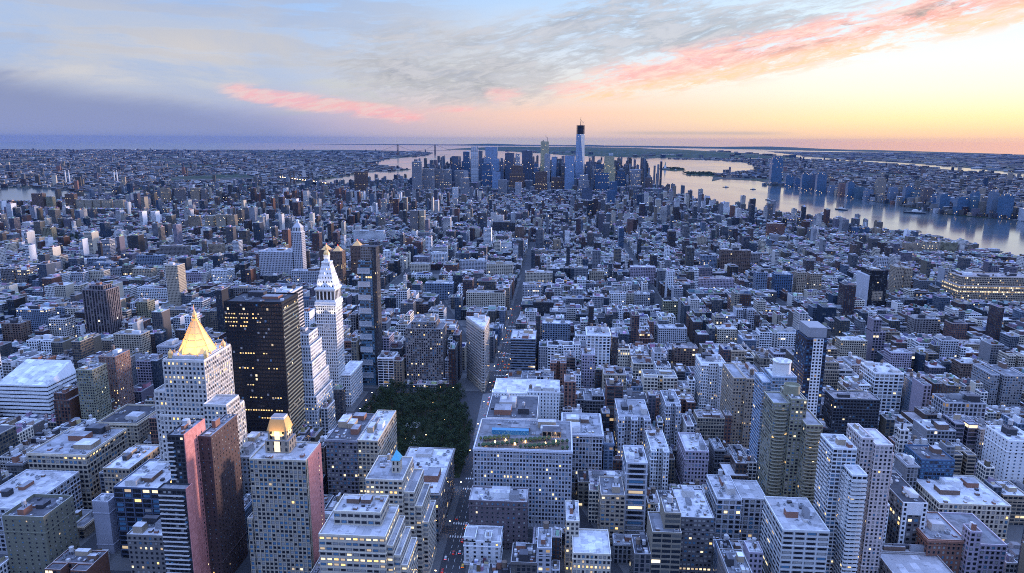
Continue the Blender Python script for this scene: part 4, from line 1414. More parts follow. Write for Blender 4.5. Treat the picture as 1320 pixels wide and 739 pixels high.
hero('office_building', 'steel and dark glass block beside the salmon slab', 'building', [(-333, -297, 465, 512, 0, 60)], (.08, .10, .15), 2, 7.0, 4.0, .44, .36, .06, kinds=(.55, .4, .02), nb=3, nt=0, na=5, vis=.8, seed=99, cap=60, piers=.7)
hero('office_building', 'large square grey loft with wide bays at the left', 'building', [(-455, -402, 531, 588, 0, 52)], 'buff', 1, 4.2, 4.3, .36, .32, .10, nb=4, nt=1, na=7, vis=.95, seed=100, cap=100, cornice=(.8, 1.2))
hero('loft_building', 'flat black-roofed building with a pale balustrade behind the large square loft', 'building', [(-447, -407, 612, 660, 0, 46)], 'buff', 4, 3.6, 4.0, .3, .3, .08, nb=1, nt=0, na=4, vis=.8, seed=101, cap=80, par=1.8, cornice=(1.0, 1.0))
hero('apartment_building', 'thin pale grey blank slab between the left streets', 'building', [(-355, -342, 469, 481, 0, 45)], (.34, .34, .38), 1, 9, 9, .02, .02, 0, nb=1, nt=0, na=1, vis=.9, seed=102, cap=10)
hero('loft_building', 'white-roofed loft with a lit side, right of the large square loft', 'building', [(-375, -352, 513, 560, 0, 50)], 'tan', 2, 3.4, 3.8, .3, .3, .2, nb=2, nt=0, na=4, vis=.85, seed=103, cap=60)
hero('loft_building', 'low brown building with a white deck in front of the steel and glass block', 'building', [(-307, -268, 436, 462, 0, 39)], (.18, .165, .15), 2, 4, 3.8, .25, .28, .03, nb=3, nt=0, na=6, vis=.98, seed=104, cap=30)


def sloped_block():
    ox, oy = -609, 746
    r = empty('office_building', (ox, oy, 0), 'white banded office block with a sloping roof at the left edge', 'building')
    claim(-640, -580, 720, 772, 50, .95)
    mb = MB()
    w = (*C['white'], .03)
    x0, x1, y0, y1 = -34, 27, -25, 25
    f = [(x0, y0), (x1, y0), (x1, y1), (x0, y1)]
    nf = 9
    for i in range(4):
        a, b = f[i], f[(i + 1) % 4]
        mb.wall(a, b, 0, 42, 60, 4.6, 0, w, (.5, .24, .3, 0))
    # the glazed slope
    mb.face([(x0, y0, 42), (x1, y0, 42), (x1 - 5, y1, 56), (x0, y1, 56)], 1, None, (*C['white'], 0))
    mb.face([(x1, y0, 42), (x1, y1, 42), (x1 - 5, y1, 56)], 0, None, w)
    mb.face([(x1, y1, 42), (x0, y1, 42), (x0, y1, 56), (x1 - 5, y1, 56)], 0, None, w)
    mb.face([(x0, y1, 42), (x0, y0, 42), (x0, y1, 56)], 0, None, w)
    obj('wall', mb, [FACADE, ROOF], r)
    for k in range(9):
        mb = MB()
        z = 3.2 + k * 4.6
        mb.box(x0 - .5, x1 + .5, y0 - .5, y1 + .5, z, z + 1.5, 0, 0, 99, 99, (*C['white'], 0), bottom=True)
        obj('floor_band', mb, [FACADE], r)
    THINGS.append((r, ox, oy, 50))


sloped_block()
hero('apartment_tower', 'olive apartment tower right of the white banded block', 'tower', [(-526, -507, 696, 721, 0, 70)], 'olive', 1, 2.8, 3.0, .3, .3, .03, nb=1, nt=1, na=2, vis=.8, seed=105, cap=80)
hero('apartment_tower', 'brown tower with a pinkish side behind the olive apartment tower', 'tower', [(-528, -508, 738, 766, 0, 72)], (.22, .13, .10), 3, 3.4, 3.0, .2, .3, .03, nb=1, nt=1, na=1, vis=.5, seed=106, cap=40)
hero('apartment_tower', 'dark tower striped with deep vertical fins, upper left', 'tower', [(-750, -711, 1030, 1062, 0, 84), (-742, -719, 1036, 1056, 84, 90)], (.17, .14, .14), 6, 4.6, 3.0, .30, .5, .02, real=False, nb=1, nt=0, na=2, vis=.85, seed=107, piers=1.6)
hero('apartment_tower', 'slim tan brick slab standing clear above low roofs at the left', 'tower', [(-723, -699, 1220, 1246, 0, 90)], 'buff', 1, 2.8, 3.0, .25, .28, .03, real=False, nb=1, nt=0, na=1, vis=.8, seed=108)


def far_clock_tower():
    r, ox, oy = hero('clock_tower', 'distant pale tower with a lantern top rising over a colonnaded block', 'tower', [(-659, -581, 1480, 1535, 0, 76), (-582, -560, 1480, 1502, 0, 120)], 'pale', 1, 3.4, 4, .25, .33, .02, real=False, nb=2, nt=0, na=3, vis=.75, seed=109, clut=(-655, -585, 1490, 1530, 0, 76))
    mb = MB()
    cx, cy_ = -571 - ox, 1491 - oy
    mb.box(cx - 9, cx + 9, cy_ - 9, cy_ + 9, 121, 131, 0, 0, 3.6, 10, (*C['white'], 0), (.25, .38, .2, 0))
    mb.frustum(cx - 9.4, cx + 9.4, cy_ - 9.4, cy_ + 9.4, 131, cx - 4, cx + 4, cy_ - 4, cy_ + 4, 139, 0, 99, 99, (*C['pale'], 0))
    mb.lathe(cx, cy_, [(3.6, 139), (3.6, 145), (4, 145), (0, 149)], 8, 0, (*C['white'], 0))
    obj('lantern', mb, [FACADE], r)


far_clock_tower()
for i, (x0, x1, y0, h, lb) in enumerate(((-470, -446, 1400, 92, 'left one of the brown towers with small pyramid tops beyond the clock tower'), (-440, -416, 1440, 98, 'tallest of the brown towers with small pyramid tops beyond the clock tower'), (-508, -484, 1440, 88, 'brown tower with a small pyramid top next to the distant lantern tower'))):
    r_, ox_, oy_ = hero('apartment_tower', lb, 'tower', [(x0, x1, y0, y0 + 26, 0, h)], 'brown', 3, 3, 3, .28, .3, .05, real=False, nb=0, nt=0, na=0, vis=.6, seed=110 + i)
    mb = MB()
    mb.frustum(-9, 9, -10, 10, h + .2, -.5, .5, -.5, .5, h + 11, 0)
    obj('pyramid_top', mb, [COPPER], r_)
    mb = MB()
    mb.lathe(0, 0, [(.8, h + 11), (.8, h + 12.6), (0, h + 13)], 6, 0)
    obj('beacon', mb, [REDLIGHT], r_)
hero('apartment_tower', 'twin-slab tower in the distance with one slab pale and the other dark', 'tower', [(-491, -464, 2280, 2305, 0, 90)], 'mid', 3, 3, 3, .3, .3, .03, real=False, nb=1, nt=0, na=0, vis=.7, seed=114)
hero('apartment_tower', 'pale slab half behind the dark slab in the distance', 'tower', [(-462, -444, 2290, 2312, 0, 89)], 'buff', 3, 3, 3, .3, .3, .03, real=False, nb=1, nt=0, na=0, vis=.7, seed=115)
mid_rows = [
    (-2092, -2056, 2899, 57, 'buff'), (-2056, -2023, 2903, 56, 'buff'), (-2018, -1988, 2907, 58, 'buff'), (-1984, -1946, 2912, 57, 'buff'), (-1929, -1890, 2918, 56, 'buff'),
    (-1913, -1875, 3251, 86, 'tan'), (-1849, -1802, 3260, 84, 'mid'), (-1773, -1730, 3269, 86, 'tan'), (-1725, -1701, 3274, 80, 'mid'), (-1281, -1245, 2331, 58, 'tan'), (-1186, -1153, 2341, 62, 'buff'), (-1149, -1121, 2345, 60, 'tan'),
    (-1225, -1195, 2337, 57, 'buff'), (-2273, -2223, 2878, 84, 'brown'), (-2134, -2092, 2894, 82, 'brown'), (-2214, -2186, 2884, 70, 'olive'), (704, 760, 2382, 50, 'brick'), (1009, 1030, 2451, 33, 'blue'),
    (1044, 1068, 2455, 31, 'blue'), (1088, 1108, 2459, 30, 'tan'), (1056, 1099, 2061, 40, 'buff'), (1113, 1149, 2066, 38, 'olive'), (1000, 1043, 2055, 36, 'tan'), (497, 516, 1454, 54, 'tan'), (525, 548, 1456, 52, 'tan'),
    (412, 435, 1446, 54, 'bluegrey'), (452, 487, 1450, 50, 'blue'), (-1174, -1145, 1371, 49, 'mid'), (-1143, -1121, 1373, 46, 'mid'), (798, 824, 1770, 39, 'pale'), (405, 477, 1735, 56, 'brown'), (422, 447, 2113, 38, 'buff'),
    (-939, -903, 1799, 42, 'tan'), (-1031, -968, 1620, 39, 'bluegrey'), (-1611, -1583, 2069, 44, 'olive'), (-739, -705, 1419, 44, 'white'), (-1049, -975, 1753, 42, 'mid'), (-882, -851, 1117, 32, 'bluegrey'), (-851, -822, 1119, 30, 'cream'), (-1070, -1024, 1517, 37, 'bluegrey')]
mid_rows += [(-628, -534, 2094, 45, 'white'), (-571, -505, 1439, 42, 'pale'), (-268, -211, 1372, 34, 'bluegrey'), (-350, -305, 1613, 30, 'cream'), (-323, -284, 1741, 36, 'white'), (-163, -102, 1575, 40, 'cream'), (-234, -169, 1634, 36, 'pale'), (-168, -96, 1257, 42, 'cream'), (-219, -144, 2324, 50, 'dark'), (-132, -105, 2136, 58, 'brown'), (-70, -10, 1499, 36, 'cream'), (-68, -29, 1365, 36, 'pale'), (-21, 22, 1037, 44, 'bluegrey'), (-13, 9, 1944, 48, 'tan'), (72, 105, 1530, 36, 'buff'), (101, 131, 1300, 36, 'white'), (148, 176, 1297, 36, 'grey'), (195, 221, 1252, 34, 'olive'), (167, 224, 1577, 38, 'lilac'), (299, 375, 1474, 34, 'lilac'), (445, 514, 1781, 42, 'mid'), (359, 398, 1747, 40, 'bluegrey'), (-1137, -1097, 1591, 34, 'bluegrey'), (-1052, -1025, 1416, 34, 'pale'), (-1027, -992, 1437, 34, 'cream'), (-1029, -992, 1497, 30, 'grey'), (-964, -919, 1494, 30, 'buff'), (-748, -708, 1441, 40, 'white'), (-812, -749, 1268, 36, 'white'), (-723, -702, 1121, 44, 'olive'), (-896, -845, 1067, 40, 'bluegrey'), (-788, -761, 998, 44, 'lime'), (-630, -589, 917, 46, 'buff'), (-839, -809, 966, 44, 'brown'), (-822, -769, 1439, 34, 'lilac'), (-632, -587, 1293, 34, 'mid'), (579, 620, 1133, 40, 'mid'), (413, 450, 1001, 38, 'buff'), (547, 571, 991, 44, 'pale'), (461, 489, 951, 36, 'lilac'), (535, 571, 916, 34, 'brown'), (330, 365, 1035, 38, 'white'), (249, 279, 1057, 36, 'cream'), (157, 199, 1040, 40, 'pale'), (164, 196, 935, 40, 'brown')]
MIDROW = []
for i, (x0, x1, y0, h, c) in enumerate(mid_rows):
    r_, _, _ = hero('apartment_building' if c not in ('blue', 'bluegrey') else 'office_building', '', 'building', [(x0, x1, y0, y0 + 22, 0, h)], c, rnd.choice([0, 1, 2, 3, 5]), rnd.uniform(3, 4.6), 3.4, .32, .32, .03, real=False, nb=2, nt=rnd.choice([0, 1]), na=2, vis=.6, seed=200 + i)
    MIDROW.append((r_, c))

# ------------------------------------------------------------------ lower island skyline
CURT_NAVY = make_curtain('navy_curtain_wall', (0.055, 0.115, 0.19), (0.08, 0.13, 0.19), 0.12, 0.5)
CUR = dict(blueglass=CURT_BLUE, dark=CURT_DARK, black=CURT_DARK, yellowglass=CURT_YELLOW, steel=CURT_PALE)
SKY = [
    (-852, -799, 4050, 30, 195, 'grey', 'pale grey ridged slab standing leftmost of the far skyline'),
    (-801, -736, 4100, 40, 153, 'grey', 'lower grey block just right of the leftmost skyline slab'),
    (-712, -660, 4650, 40, 213, 'dark', 'dark flat tower between the domed tower and the shiny slender pair'),
    (-648, -594, 4700, 40, 243, 'blue', 'blue tower touching the shiny slender pair on its left side'),
    (-533, -508, 4650, 30, 249, 'dark', 'narrow dark tower touching the shiny slender tower on its right'),
    (-505, -399, 4700, 40, 275, 'blueglass', 'wide tall blue glass slab in the left half of the far skyline'),
    (-478, -412, 4350, 40, 179, 'blue', 'dark blue block in front of the wide tall blue slab'),
    (-380, -365, 4600, 20, 201, 'dark', 'very thin dark tower right of the wide tall blue slab'),
    (-364, -296, 4750, 50, 234, 'black', 'black box-shaped tower in the middle of the far skyline'),
    (-287, -259, 4650, 20, 231, 'pale', 'slender whitish tower between two black ones'),
    (-252, -181, 4800, 50, 249, 'black', 'tall black slab right of the slender whitish tower'),
    (-297, -208, 4250, 40, 170, 'brown', 'windowless dark brown block with vertical shafts'),
    (-157, -128, 4400, 30, 175, 'blue', 'small blue tower at the foot of the tall black slab'),
    (-125, -71, 4750, 45, 312, 'yellowglass', 'tall amber glass tower under a rooftop crane'),
    (-95, -57, 4600, 20, 233, 'pale', 'pale narrow tower in front of the amber tower with the crane'),
    (-50, -17, 4700, 30, 211, 'blueglass', 'slim blue glass tower right of the amber tower'),
    (36, 95, 4350, 40, 229, 'blueglass', 'blue glass tower standing left beside the tallest tapering tower'),
    (171, 195, 4500, 25, 188, 'dark', 'narrow dark tower at the right foot of the tallest tapering tower'),
    (277, 345, 4350, 50, 226, 'yellowglass', 'broad amber glass tower toward the right of the far skyline'),
    (470, 544, 4700, 45, 134, 'pale', 'pale squat tower near the river end of the far skyline'),
    (-45, 71, 4400, 50, 95, 'brown', 'wide brown masonry block with setbacks left of the tallest tower'),
    (121, 186, 4300, 40, 115, 'pale', 'pale glass podium block in front of the tallest tower'),
    (214, 296, 4200, 40, 130, 'blue', 'dark blue block in front of the domed stepped tower'),
    (288, 331, 4000, 30, 92, 'blue', 'small blue block standing nearer than the amber towers'),
    (-704, -656, 4250, 30, 143, 'grey', 'mid-height grey block below the dark flat tower'),
    (-647, -570, 4350, 30, 135, 'grey', 'grey block at the foot of the blue tower'),
    (-569, -545, 4200, 20, 132, 'pale', 'thin pale tower at the foot of the shiny slender pair'),
    (-408, -358, 4300, 30, 129, 'blueglass', 'glassy low block under the wide tall blue slab'),
    (-141, -71, 4200, 30, 136, 'brown', 'brown block below the tower with the crane'),
    (122, 178, 3700, 30, 75, 'dark', 'dark block nearer than the far skyline, below the tallest tower'),
    (242, 280, 3500, 25, 78, 'blue', 'navy tower standing alone in front of the far skyline'),
    (-1180, -1114, 4000, 50, 136, 'brown', 'lone brown tower left of the far skyline near the east river'),
    (-546, -502, 3900, 25, 107, 'grey', 'grey slab below the wide tall blue slab, nearer the viewer'),
    (-564, -535, 3700, 20, 73, 'white', 'small bright white tower in front of the left skyline'),
    (-346, -297, 4000, 30, 99, 'grey', 'grey block below the black box-shaped tower'),
    (-242, -207, 3900, 30, 88, 'pale', 'pale block below the windowless brown block'),
]
for i, (x0, x1, y0, d, h, c, lb) in enumerate(SKY):
    t = [(x0, x1, y0, y0 + d, 0, h)]
    if d >= 40 and i % 3 != 1:
        k = (x1 - x0) * .12
        t = [(x0, x1, y0, y0 + d, 0, h * .72), (x0 + k * (i % 2), x1 - k, y0 + 3, y0 + d - 3, h * .72, h)]
    hero('skyscraper', lb, 'skyscraper', t, c if c in C else 'grey', 5, 3.6, 4.0, .34, .32, .05, glass=.7 if 'blue' in c else 0.1, real=False, nb=1, nt=0, na=0, vis=.78,
         mat=CUR.get(c), seed=300 + i, piers=1.2 if c in ('brown', 'grey') else 0, par=2)


def tower_root(name, label, x0, x1, y0, y1, h):
    ox, oy = (x0 + x1) / 2, (y0 + y1) / 2
    claim(x0, x1, y0, y1, h, .8)
    r = empty(name, (ox, oy, 0), label, 'skyscraper')
    THINGS.append((r, ox, oy, h))
    return r


# the tallest tower, still topped by open steelwork
def tapering_tower():
    r = tower_root('skyscraper', 'tallest glass tower with chamfered corners, dark unfinished top and mast', 101, 165, 4530, 4592, 417)
    mb = MB()
    mb.box(-31, 31, -31, 31, 0, 56, 0, 0, 3.6, 4)
    b = [(-31, -31), (31, -31), (31, 31), (-31, 31)]
    z0, z1, s = 56, 361, 26
    t = [(0, -s), (s, 0), (0, s), (-s, 0)]
    for i in range(4):
        j = (i + 1) % 4
        mb.face([(*b[i], z0), (*b[j], z0), (*t[i], z1)], 0, [(0, 0), (17, 0), (8.5, 76)])
        mb.face([(*b[j], z0), (*t[j], z1), (*t[i], z1)], 0, [(8.5, 0), (17, 76), (0, 76)])
    mb.face([(*p, z1) for p in t], 0)
    obj('glass_shaft', mb, [CURT_BLUE], r)
    mb = MB()
    q = 25
    sq = [(q * math.cos(math.pi / 4 * (2 * k + .0)), q * math.sin(math.pi / 4 * (2 * k + .0))) for k in range(4)]
    for f in range(14):
        z = 361.5 + f * 4
        mb.prism([(x * 1.0, y * 1.0) for x, y in sq], z, z + 1.1, 0)
    for k in range(4):
        for m in range(7):
            a, b_ = sq[k], sq[(k + 1) % 4]
            x, y = a[0] + (b_[0] - a[0]) * m / 7, a[1] + (b_[1] - a[1]) * m / 7
            mb.bar((x, y, 361), (x, y, 417), 1.8, 0)
    mb.prism([(x * .8, y * .8) for x, y in sq], 361, 414, 0)
    obj('steel_crown', mb, [DARKMETAL], r)
    mb = MB()
    mb.lathe(0, 0, [(2.4, 417), (2.0, 440), (1.2, 441), (.9, 465), (0, 468)], 8, 0)
    obj('mast', mb, [DARKMETAL], r)
    mb = MB()
    mb.bar((14, 6, 414), (14, 6, 436), 1.6)
    mb.bar((14, 6, 434), (-4, -6, 452), 1.2)
    mb.bar((14, 6, 434), (21, 10, 438), 1.8)
    obj('crane', mb, [DARKMETAL], r)


tapering_tower()
cr = [o for o in THINGS if 'rooftop crane' in (o[0].get('label') or '')][0][0]
mb = MB()
mb.bar((18, -18, 312), (18, -18, 340), 2)
mb.bar((18, -18, 336), (2, -20, 352), 1.4)
mb.bar((-10, -10, 312), (-10, -10, 322), 5)
obj('crane', mb, [DARKMETAL], cr)


def domed(x0, x1, y0, d, h, lb, c, curt=None, step=True, spire=0, pyr=False):
    r = tower_root('skyscraper', lb, x0, x1, y0, y0 + d, h)
    W, D = (x1 - x0) / 2, d / 2
    mb = MB()
    wc, wp = (*C[c], .05), (.34, .32, .4, .7)
    z = h * (.70 if step else .86)
    mb.box(-W, W, -D, D, 0, z, 0, 1, 3.6, 4, wc, wp, (*ROOFS[3], 0))
    if step:
        mb.box(-W * .82, W * .82, -D * .82, D * .82, z, h * .86, 0, 1, 3.6, 4, wc, wp, (*ROOFS[3], 0))
    obj('wall', mb, [curt or FACADE, ROOF], r)
    mb = MB()
    k = min(W, D) * .78
    zz = h * .86
    if pyr:
        mb.frustum(-W * .8, W * .8, -D * .8, D * .8, zz, -1, 1, -1, 1, h, 0)
    else:
        n = 6
        prof = [(k * math.cos(math.pi / 2 * i / n), zz + (h - zz) * math.sin(math.pi / 2 * i / n)) for i in range(n)] + [(0, h)]
        mb.lathe(0, 0, prof, 16, 0)
    dm = obj('dome_roof', mb, [VERDIGRIS if not pyr else COPPER], r) if False else obj('dome_roof', mb, [DARKMETAL], r)
    if spire:
        mb = MB()
        mb.lathe(0, 0, [(k * .3, h - 2), (k * .3, h + spire * .5), (k * .12, h + spire * .6), (0, h + spire)], 8, 0)
        obj('lantern', mb, [WHITE_STONE], dm)


domed(-738, -687, 4150, 30, 178, 'stepped masonry tower with a dark dome and lantern left in the far skyline', 'mid', spire=14)
domed(226, 284, 4480, 50, 204, 'stepped blue tower with a rounded dome right of the tallest tower', 'blue')
domed(375, 433, 4600, 50, 147, 'domed tower near the river end of the far skyline', 'blue')
domed(559, 608, 4600, 40, 104, 'small brown tower with a pyramid roof at the river end', 'brown', pyr=True)


def rippled_tower():
    r = tower_root('skyscraper', 'shiny slender steel tower with bright rippled edges in the left skyline', -562, -515, 4470, 4500, 281)
    mb = MB()
    n = 26
    prev = None
    for k in range(n + 1):
        t = k / n
        x = -23 + 46 * t
        y = -15 + 1.6 * math.sin(t * 23)
        if prev:
            mb.wall(prev, (x, y), 0, 281 if .18 < t < .85 else 262, 1.8, 3.6)
        prev = (x, y)
    mb.wall((23, -15), (23, 15), 0, 262, 3, 3.6)
    mb.wall((23, 15), (-23, 15), 0, 281, 3, 3.6)
    mb.wall((-23, 15), (-23, -15), 0, 262, 3, 3.6)
    mb.face([(-23, -15, 262), (23, -15, 262), (23, 15, 262), (-23, 15, 262)], 0)
    mb.face([(-15, -15, 281), (16, -15, 281), (16, 15, 281), (-15, 15, 281)], 0)
    obj('wall', mb, [CURT_PALE], r)


rippled_tower()

# ------------------------------------------------------------------ towers on the far river shore
FAR_SHORE = [(1645, 1700, 5223, 106), (1658, 1700, 5055, 92), (1624, 1677, 4819, 149), (1664, 1693, 4750, 147), (1648, 1708, 4611, 162), (1681, 1728, 4482, 72), (1673, 1708, 4297, 101), (1672, 1709, 4183, 125),
             (1701, 1748, 4132, 88), (1716, 1756, 4040, 82), (1774, 1818, 4037, 163), (1778, 1818, 3888, 107), (1792, 1834, 3753, 128), (1821, 1856, 3712, 103), (1821, 1866, 3628, 127), (1780, 1826, 3392, 108), (1784, 1840, 3254, 104),
             (1837, 1860, 3226, 110), (1862, 1888, 3270, 137), (1880, 1908, 3167, 151), (1890, 1935, 3108, 135), (1985, 2020, 3083, 124), (1690, 1722, 4390, 49), (1806, 1837, 3844, 70), (1720, 1743, 4300, 50), (1809, 1835, 3506, 93)]
FS_ROOTS = []
cols = ['blueglass', 'blue', 'blueglass', 'dark', 'blueglass', 'bluegrey', 'brick', 'blueglass', 'teal', 'bluegrey', 'tan', 'bluegrey', 'blueglass', 'teal', 'brown', 'blueglass', 'blueglass', 'teal', 'blueglass', 'bluegrey', 'blueglass', 'teal', 'tan', 'brick', 'bluegrey', 'blue']
r_ = tower_root('skyscraper', 'tallest rounded-top glass tower standing alone on the far river shore', 1604, 1684, 5446, 5500, 200)
mb = MB()
mb.box(-40, 40, -27, 27, 0, 190, 0, 0, 3.6, 4)
mb.box(-34, 34, -24, 24, 190, 205, 0, 0, 3.6, 4)
mb.box(-24, 24, -19, 19, 205, 216, 0, 0, 3.6, 4)
obj('wall', mb, [CURT_NAVY], r_)
for i, (x0, x1, y0, h) in enumerate(FAR_SHORE):
    h *= .78
    c = cols[i % len(cols)]
    w = x1 - x0
    t = [(x0, x1, y0, y0 + 34, 0, h * .9), (x0 + w * .12, x1 - w * .12, y0 + 4, y0 + 30, h * .9, h)]
    rr_, _, _ = hero('apartment_tower', '', 'tower', t, c if c in C else 'blue', 5, 3.6, 3.6, .34, .32, .04, glass=.7, real=False, nb=1, nt=0, na=0, vis=.3, mat=CURT_NAVY if c == 'blueglass' else CUR.get(c), seed=400 + i, group='towers along the far river shore')
    FS_ROOTS.append((rr_, c, h, y0))

# ------------------------------------------------------------------ ordinary city buildings
PARKS = [(-226, -92, 614, 838), (-350, -262, 1345, 1560), (-560, -482, 1010, 1080), (-890, -770, 1412, 1560), (-1680, -1400, 1990, 2190), (60, 190, 2330, 2450), (380, 470, 520, 560)]
for p in PARKS[:1]:
    SIGHT.append((math.atan2(p[0], 700), math.atan2(p[1], 700), 720, 0))
SIGHT.append((math.atan2(-2990, 3480), math.atan2(-2300, 3600), 3480, 0))
SIGHT.append((math.atan2(-88, 500), math.atan2(-62, 500), 620, 0))
SIGHT.append((math.atan2(-90, 900), math.atan2(-60, 900), 1200, 0))
PAL = [('lime', 12), ('cream', 9), ('tan', 10), ('brown', 10), ('brick', 12), ('grey', 9), ('white', 10), ('dark', 4), ('bluegrey', 9), ('pale', 12), ('lilac', 7), ('buff', 8), ('mid', 10), ('blue', 2)]
PN, PW = [p[0] for p in PAL], [p[1] for p in PAL]
WORD = dict(lime='pale stone', cream='cream', tan='tan', brown='brown brick', brick='red brick', grey='grey', white='white', dark='dark', bluegrey='blue-grey', pale='light grey', lilac='lilac-grey', olive='olive', teal='teal', steel='steel grey', buff='buff', mid='dull brown', blue='navy')
g = random.Random(2024)

pan_, pit_, rol_ = R(PAN), R(PITCH), R(ROLL)
FPX = 897.0


def project(x, y, z):
    """picture position (in a 1320 x 739 frame) of a point of the scene; used to decide what is worth building in detail and for the labels"""
    fx, rx = y * math.cos(pan_) + x * math.sin(pan_), -y * math.sin(pan_) + x * math.cos(pan_)
    dz_ = z - CAM_H
    d = fx * math.cos(pit_) - dz_ * math.sin(pit_)
    up = fx * math.sin(pit_) + dz_ * math.cos(pit_)
    if d < 10:
        return -9999, 9999, d
    a, b_ = rx / d * FPX, -up / d * FPX
    return 660 + a * math.cos(rol_) - b_ * math.sin(rol_), 369.5 + a * math.sin(rol_) + b_ * math.cos(rol_), d


def inpoly(x, y, pts):
    c = False
    for i in range(len(pts)):
        (x0, y0), (x1, y1) = pts[i], pts[i - 1]
        if (y0 > y) != (y1 > y) and x < (x1 - x0) * (y - y0) / (y1 - y0) + x0:
            c = not c
    return c


def zone(x, y):
    """mean height, spread, chance of a tower, tower height"""
    b = abs(x - bway(y))
    if y < 600:
        return (44, 12, .05, 75) if x > -400 else (38, 13, .10, 80)
    if y < 1000:
        if -420 < x < 420:
            return 44, 11, .03, 66
        return 27, 10, .07, 62
    if y < 1570:
        if -420 < x < 330:
            return 36, 10, .03, 58
        return (22, 8, .05, 52) if x > 0 else (26, 9, .08, 55)
    if y < 2650:
        if b < 170:
            return 33, 9, .10, 58
        if x > 330:
            return 15, 5, .08, 46
        return 18, 6, .085, 56
    if y < 3750:
        if b < 260:
            return 30, 8, .03, 55
        return (24, 9, .09, 66) if x > -300 else (20, 7, .09, 66)
    if y > 4150 and -880 < x < 600:
        return 88, 36, .25, 160
    return 24, 9, .06, 60


LOTS = []
HB = {}
for hr in HERO_RECTS:
    for gx in range(int(hr[0] // 100), int(hr[1] // 100) + 1):
        for gy in range(int(hr[2] // 100), int(hr[3] // 100) + 1):
            HB.setdefault((gx, gy), []).append(hr)


def blocked(x0, x1, y0, y1):
    for gx in range(int(x0 // 100), int(x1 // 100) + 1):
        for gy in range(int(y0 // 100), int(y1 // 100) + 1):
            for hr in HB.get((gx, gy), ()):
                if x0 < hr[1] and x1 > hr[0] and y0 < hr[3] and y1 > hr[2]:
                    return True
    return any(x0 < p[1] and x1 > p[0] and y0 < p[3] and y1 > p[2] for p in PARKS)


def lot(x0, x1, y0, y1, rot=0.0):
    cx, cy_ = (x0 + x1) / 2, (y0 + y1) / 2
    if not inpoly(cx, cy_, MANHATTAN):
        return
    if blocked(x0, x1, y0, y1):          # build on whatever is left of the plot
        if x1 - x0 > 11 and (x1 - x0) >= (y1 - y0) * .7:
            lot(x0, cx - .1, y0, y1); lot(cx + .1, x1, y0, y1)
        elif y1 - y0 > 12:
            lot(x0, x1, y0, cy_ - .1); lot(x0, x1, cy_ + .1, y1)
        return
    if cy_ < 2300 and x0 - 11 < bway(cy_) < x1 + 11:
        return
    hm, hs, tp, th = zone(cx, cy_)
    h = max(9, g.gauss(hm, hs))
    if g.random() < tp:
        h = th * g.uniform(.75, 1.35)
        if x1 - x0 > 24:
            x1 = x0 + g.uniform(15, 24)
    if g.random() < .12:
        h *= .55
    a0, a1 = math.atan2(x0, y0), math.atan2(x1, y0)
    a0, a1 = min(a0, math.atan2(x0, y1)), max(a1, math.atan2(x1, y1))
    for s0, s1, sd, sz in SIGHT:
        if sd > y1 and a1 > s0 and a0 < s1:
            h = min(h, CAM_H - (CAM_H - sz) * y1 / sd - 2)
    if h < 7:
        if h < -6:
            return
        h = g.uniform(6, 9)
    xa, ya, d = project(cx, y0, h)
    xb, yb, _ = project(cx, y0, 0)
    if d < 50 or xa < -110 or xa > 1430 or ya > 752:
        return
    wpx = (x1 - x0) / d * FPX
    rpx = abs(project(cx, y1, h)[1] - ya)
    vis = max(0, min(yb, 739) - ya) * .45 + rpx
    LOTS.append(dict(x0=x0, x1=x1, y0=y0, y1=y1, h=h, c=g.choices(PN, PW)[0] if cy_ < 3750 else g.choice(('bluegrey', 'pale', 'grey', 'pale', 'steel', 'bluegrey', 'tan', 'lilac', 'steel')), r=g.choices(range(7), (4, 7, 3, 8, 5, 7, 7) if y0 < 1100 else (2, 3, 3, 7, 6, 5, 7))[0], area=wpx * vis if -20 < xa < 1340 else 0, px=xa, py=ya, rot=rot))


for n in range(31, -32, -1):
    ya, yb = st(n) + 9, st(n - 1) - 9
    if ya > 5650 or yb < 330:
        continue
    aves = AVES
    if ya > 2180:                        # south of the grid the streets no longer line up
        k = n // 3
        aves = [-2700 + i * 148 + ((k * 71 + i * 29) % 90) for i in range(29)]
    for a, b in zip(aves, aves[1:]):
        xa, xb = (a + 14, b - 14) if ya < 2180 else (a + 7, b - 7)
        if a == -230 and ya > 845:
            continue
        if a == -365 and ya > 845:
            xb = FIFTH - 15
        if min(abs(project(xa, ya, 20)[0] - 660), abs(project(xb, ya, 20)[0] - 660)) > 820:
            continue
        rows = ((ya, ya + 29), (yb - 29, yb))
        for r0, r1 in rows:
            x = xa
            while x < xb - 5:
                far = ya > 1600
                w = g.choices((g.uniform(7.5, 12), g.uniform(14, 22), g.uniform(24, 40)), ((2, 5, 3) if ya < 1000 and abs(a) < 500 else (4, 4, 2) if not far else (4, 4, 1.6)))[0]
                w = min(w, xb - x)
                if xb - x - w < 6:
                    w = xb - x
                dd = g.uniform(0, 7) if not far else g.uniform(0, 9)
                y0, y1 = (r0, r1 - dd) if r0 == ya else (r0 + dd, r1)
                lot(x, x + w - .25, y0, y1)
                x += w
LOTS.sort(key=lambda L: -L['area'])
NEAR = LOTS[:300]
REST = LOTS[300:]


def kind_of(L):
    w, h = L['x1'] - L['x0'], L['h']
    if h > 52:
        return 'apartment_tower' if w < 30 else 'office_tower'
    if w < 13 and h < 26:
        return 'row_house'
    if L['c'] in ('brick', 'tan', 'buff', 'brown') and h < 40:
        return 'apartment_building'
    return 'loft_building' if w < 28 else 'office_building'


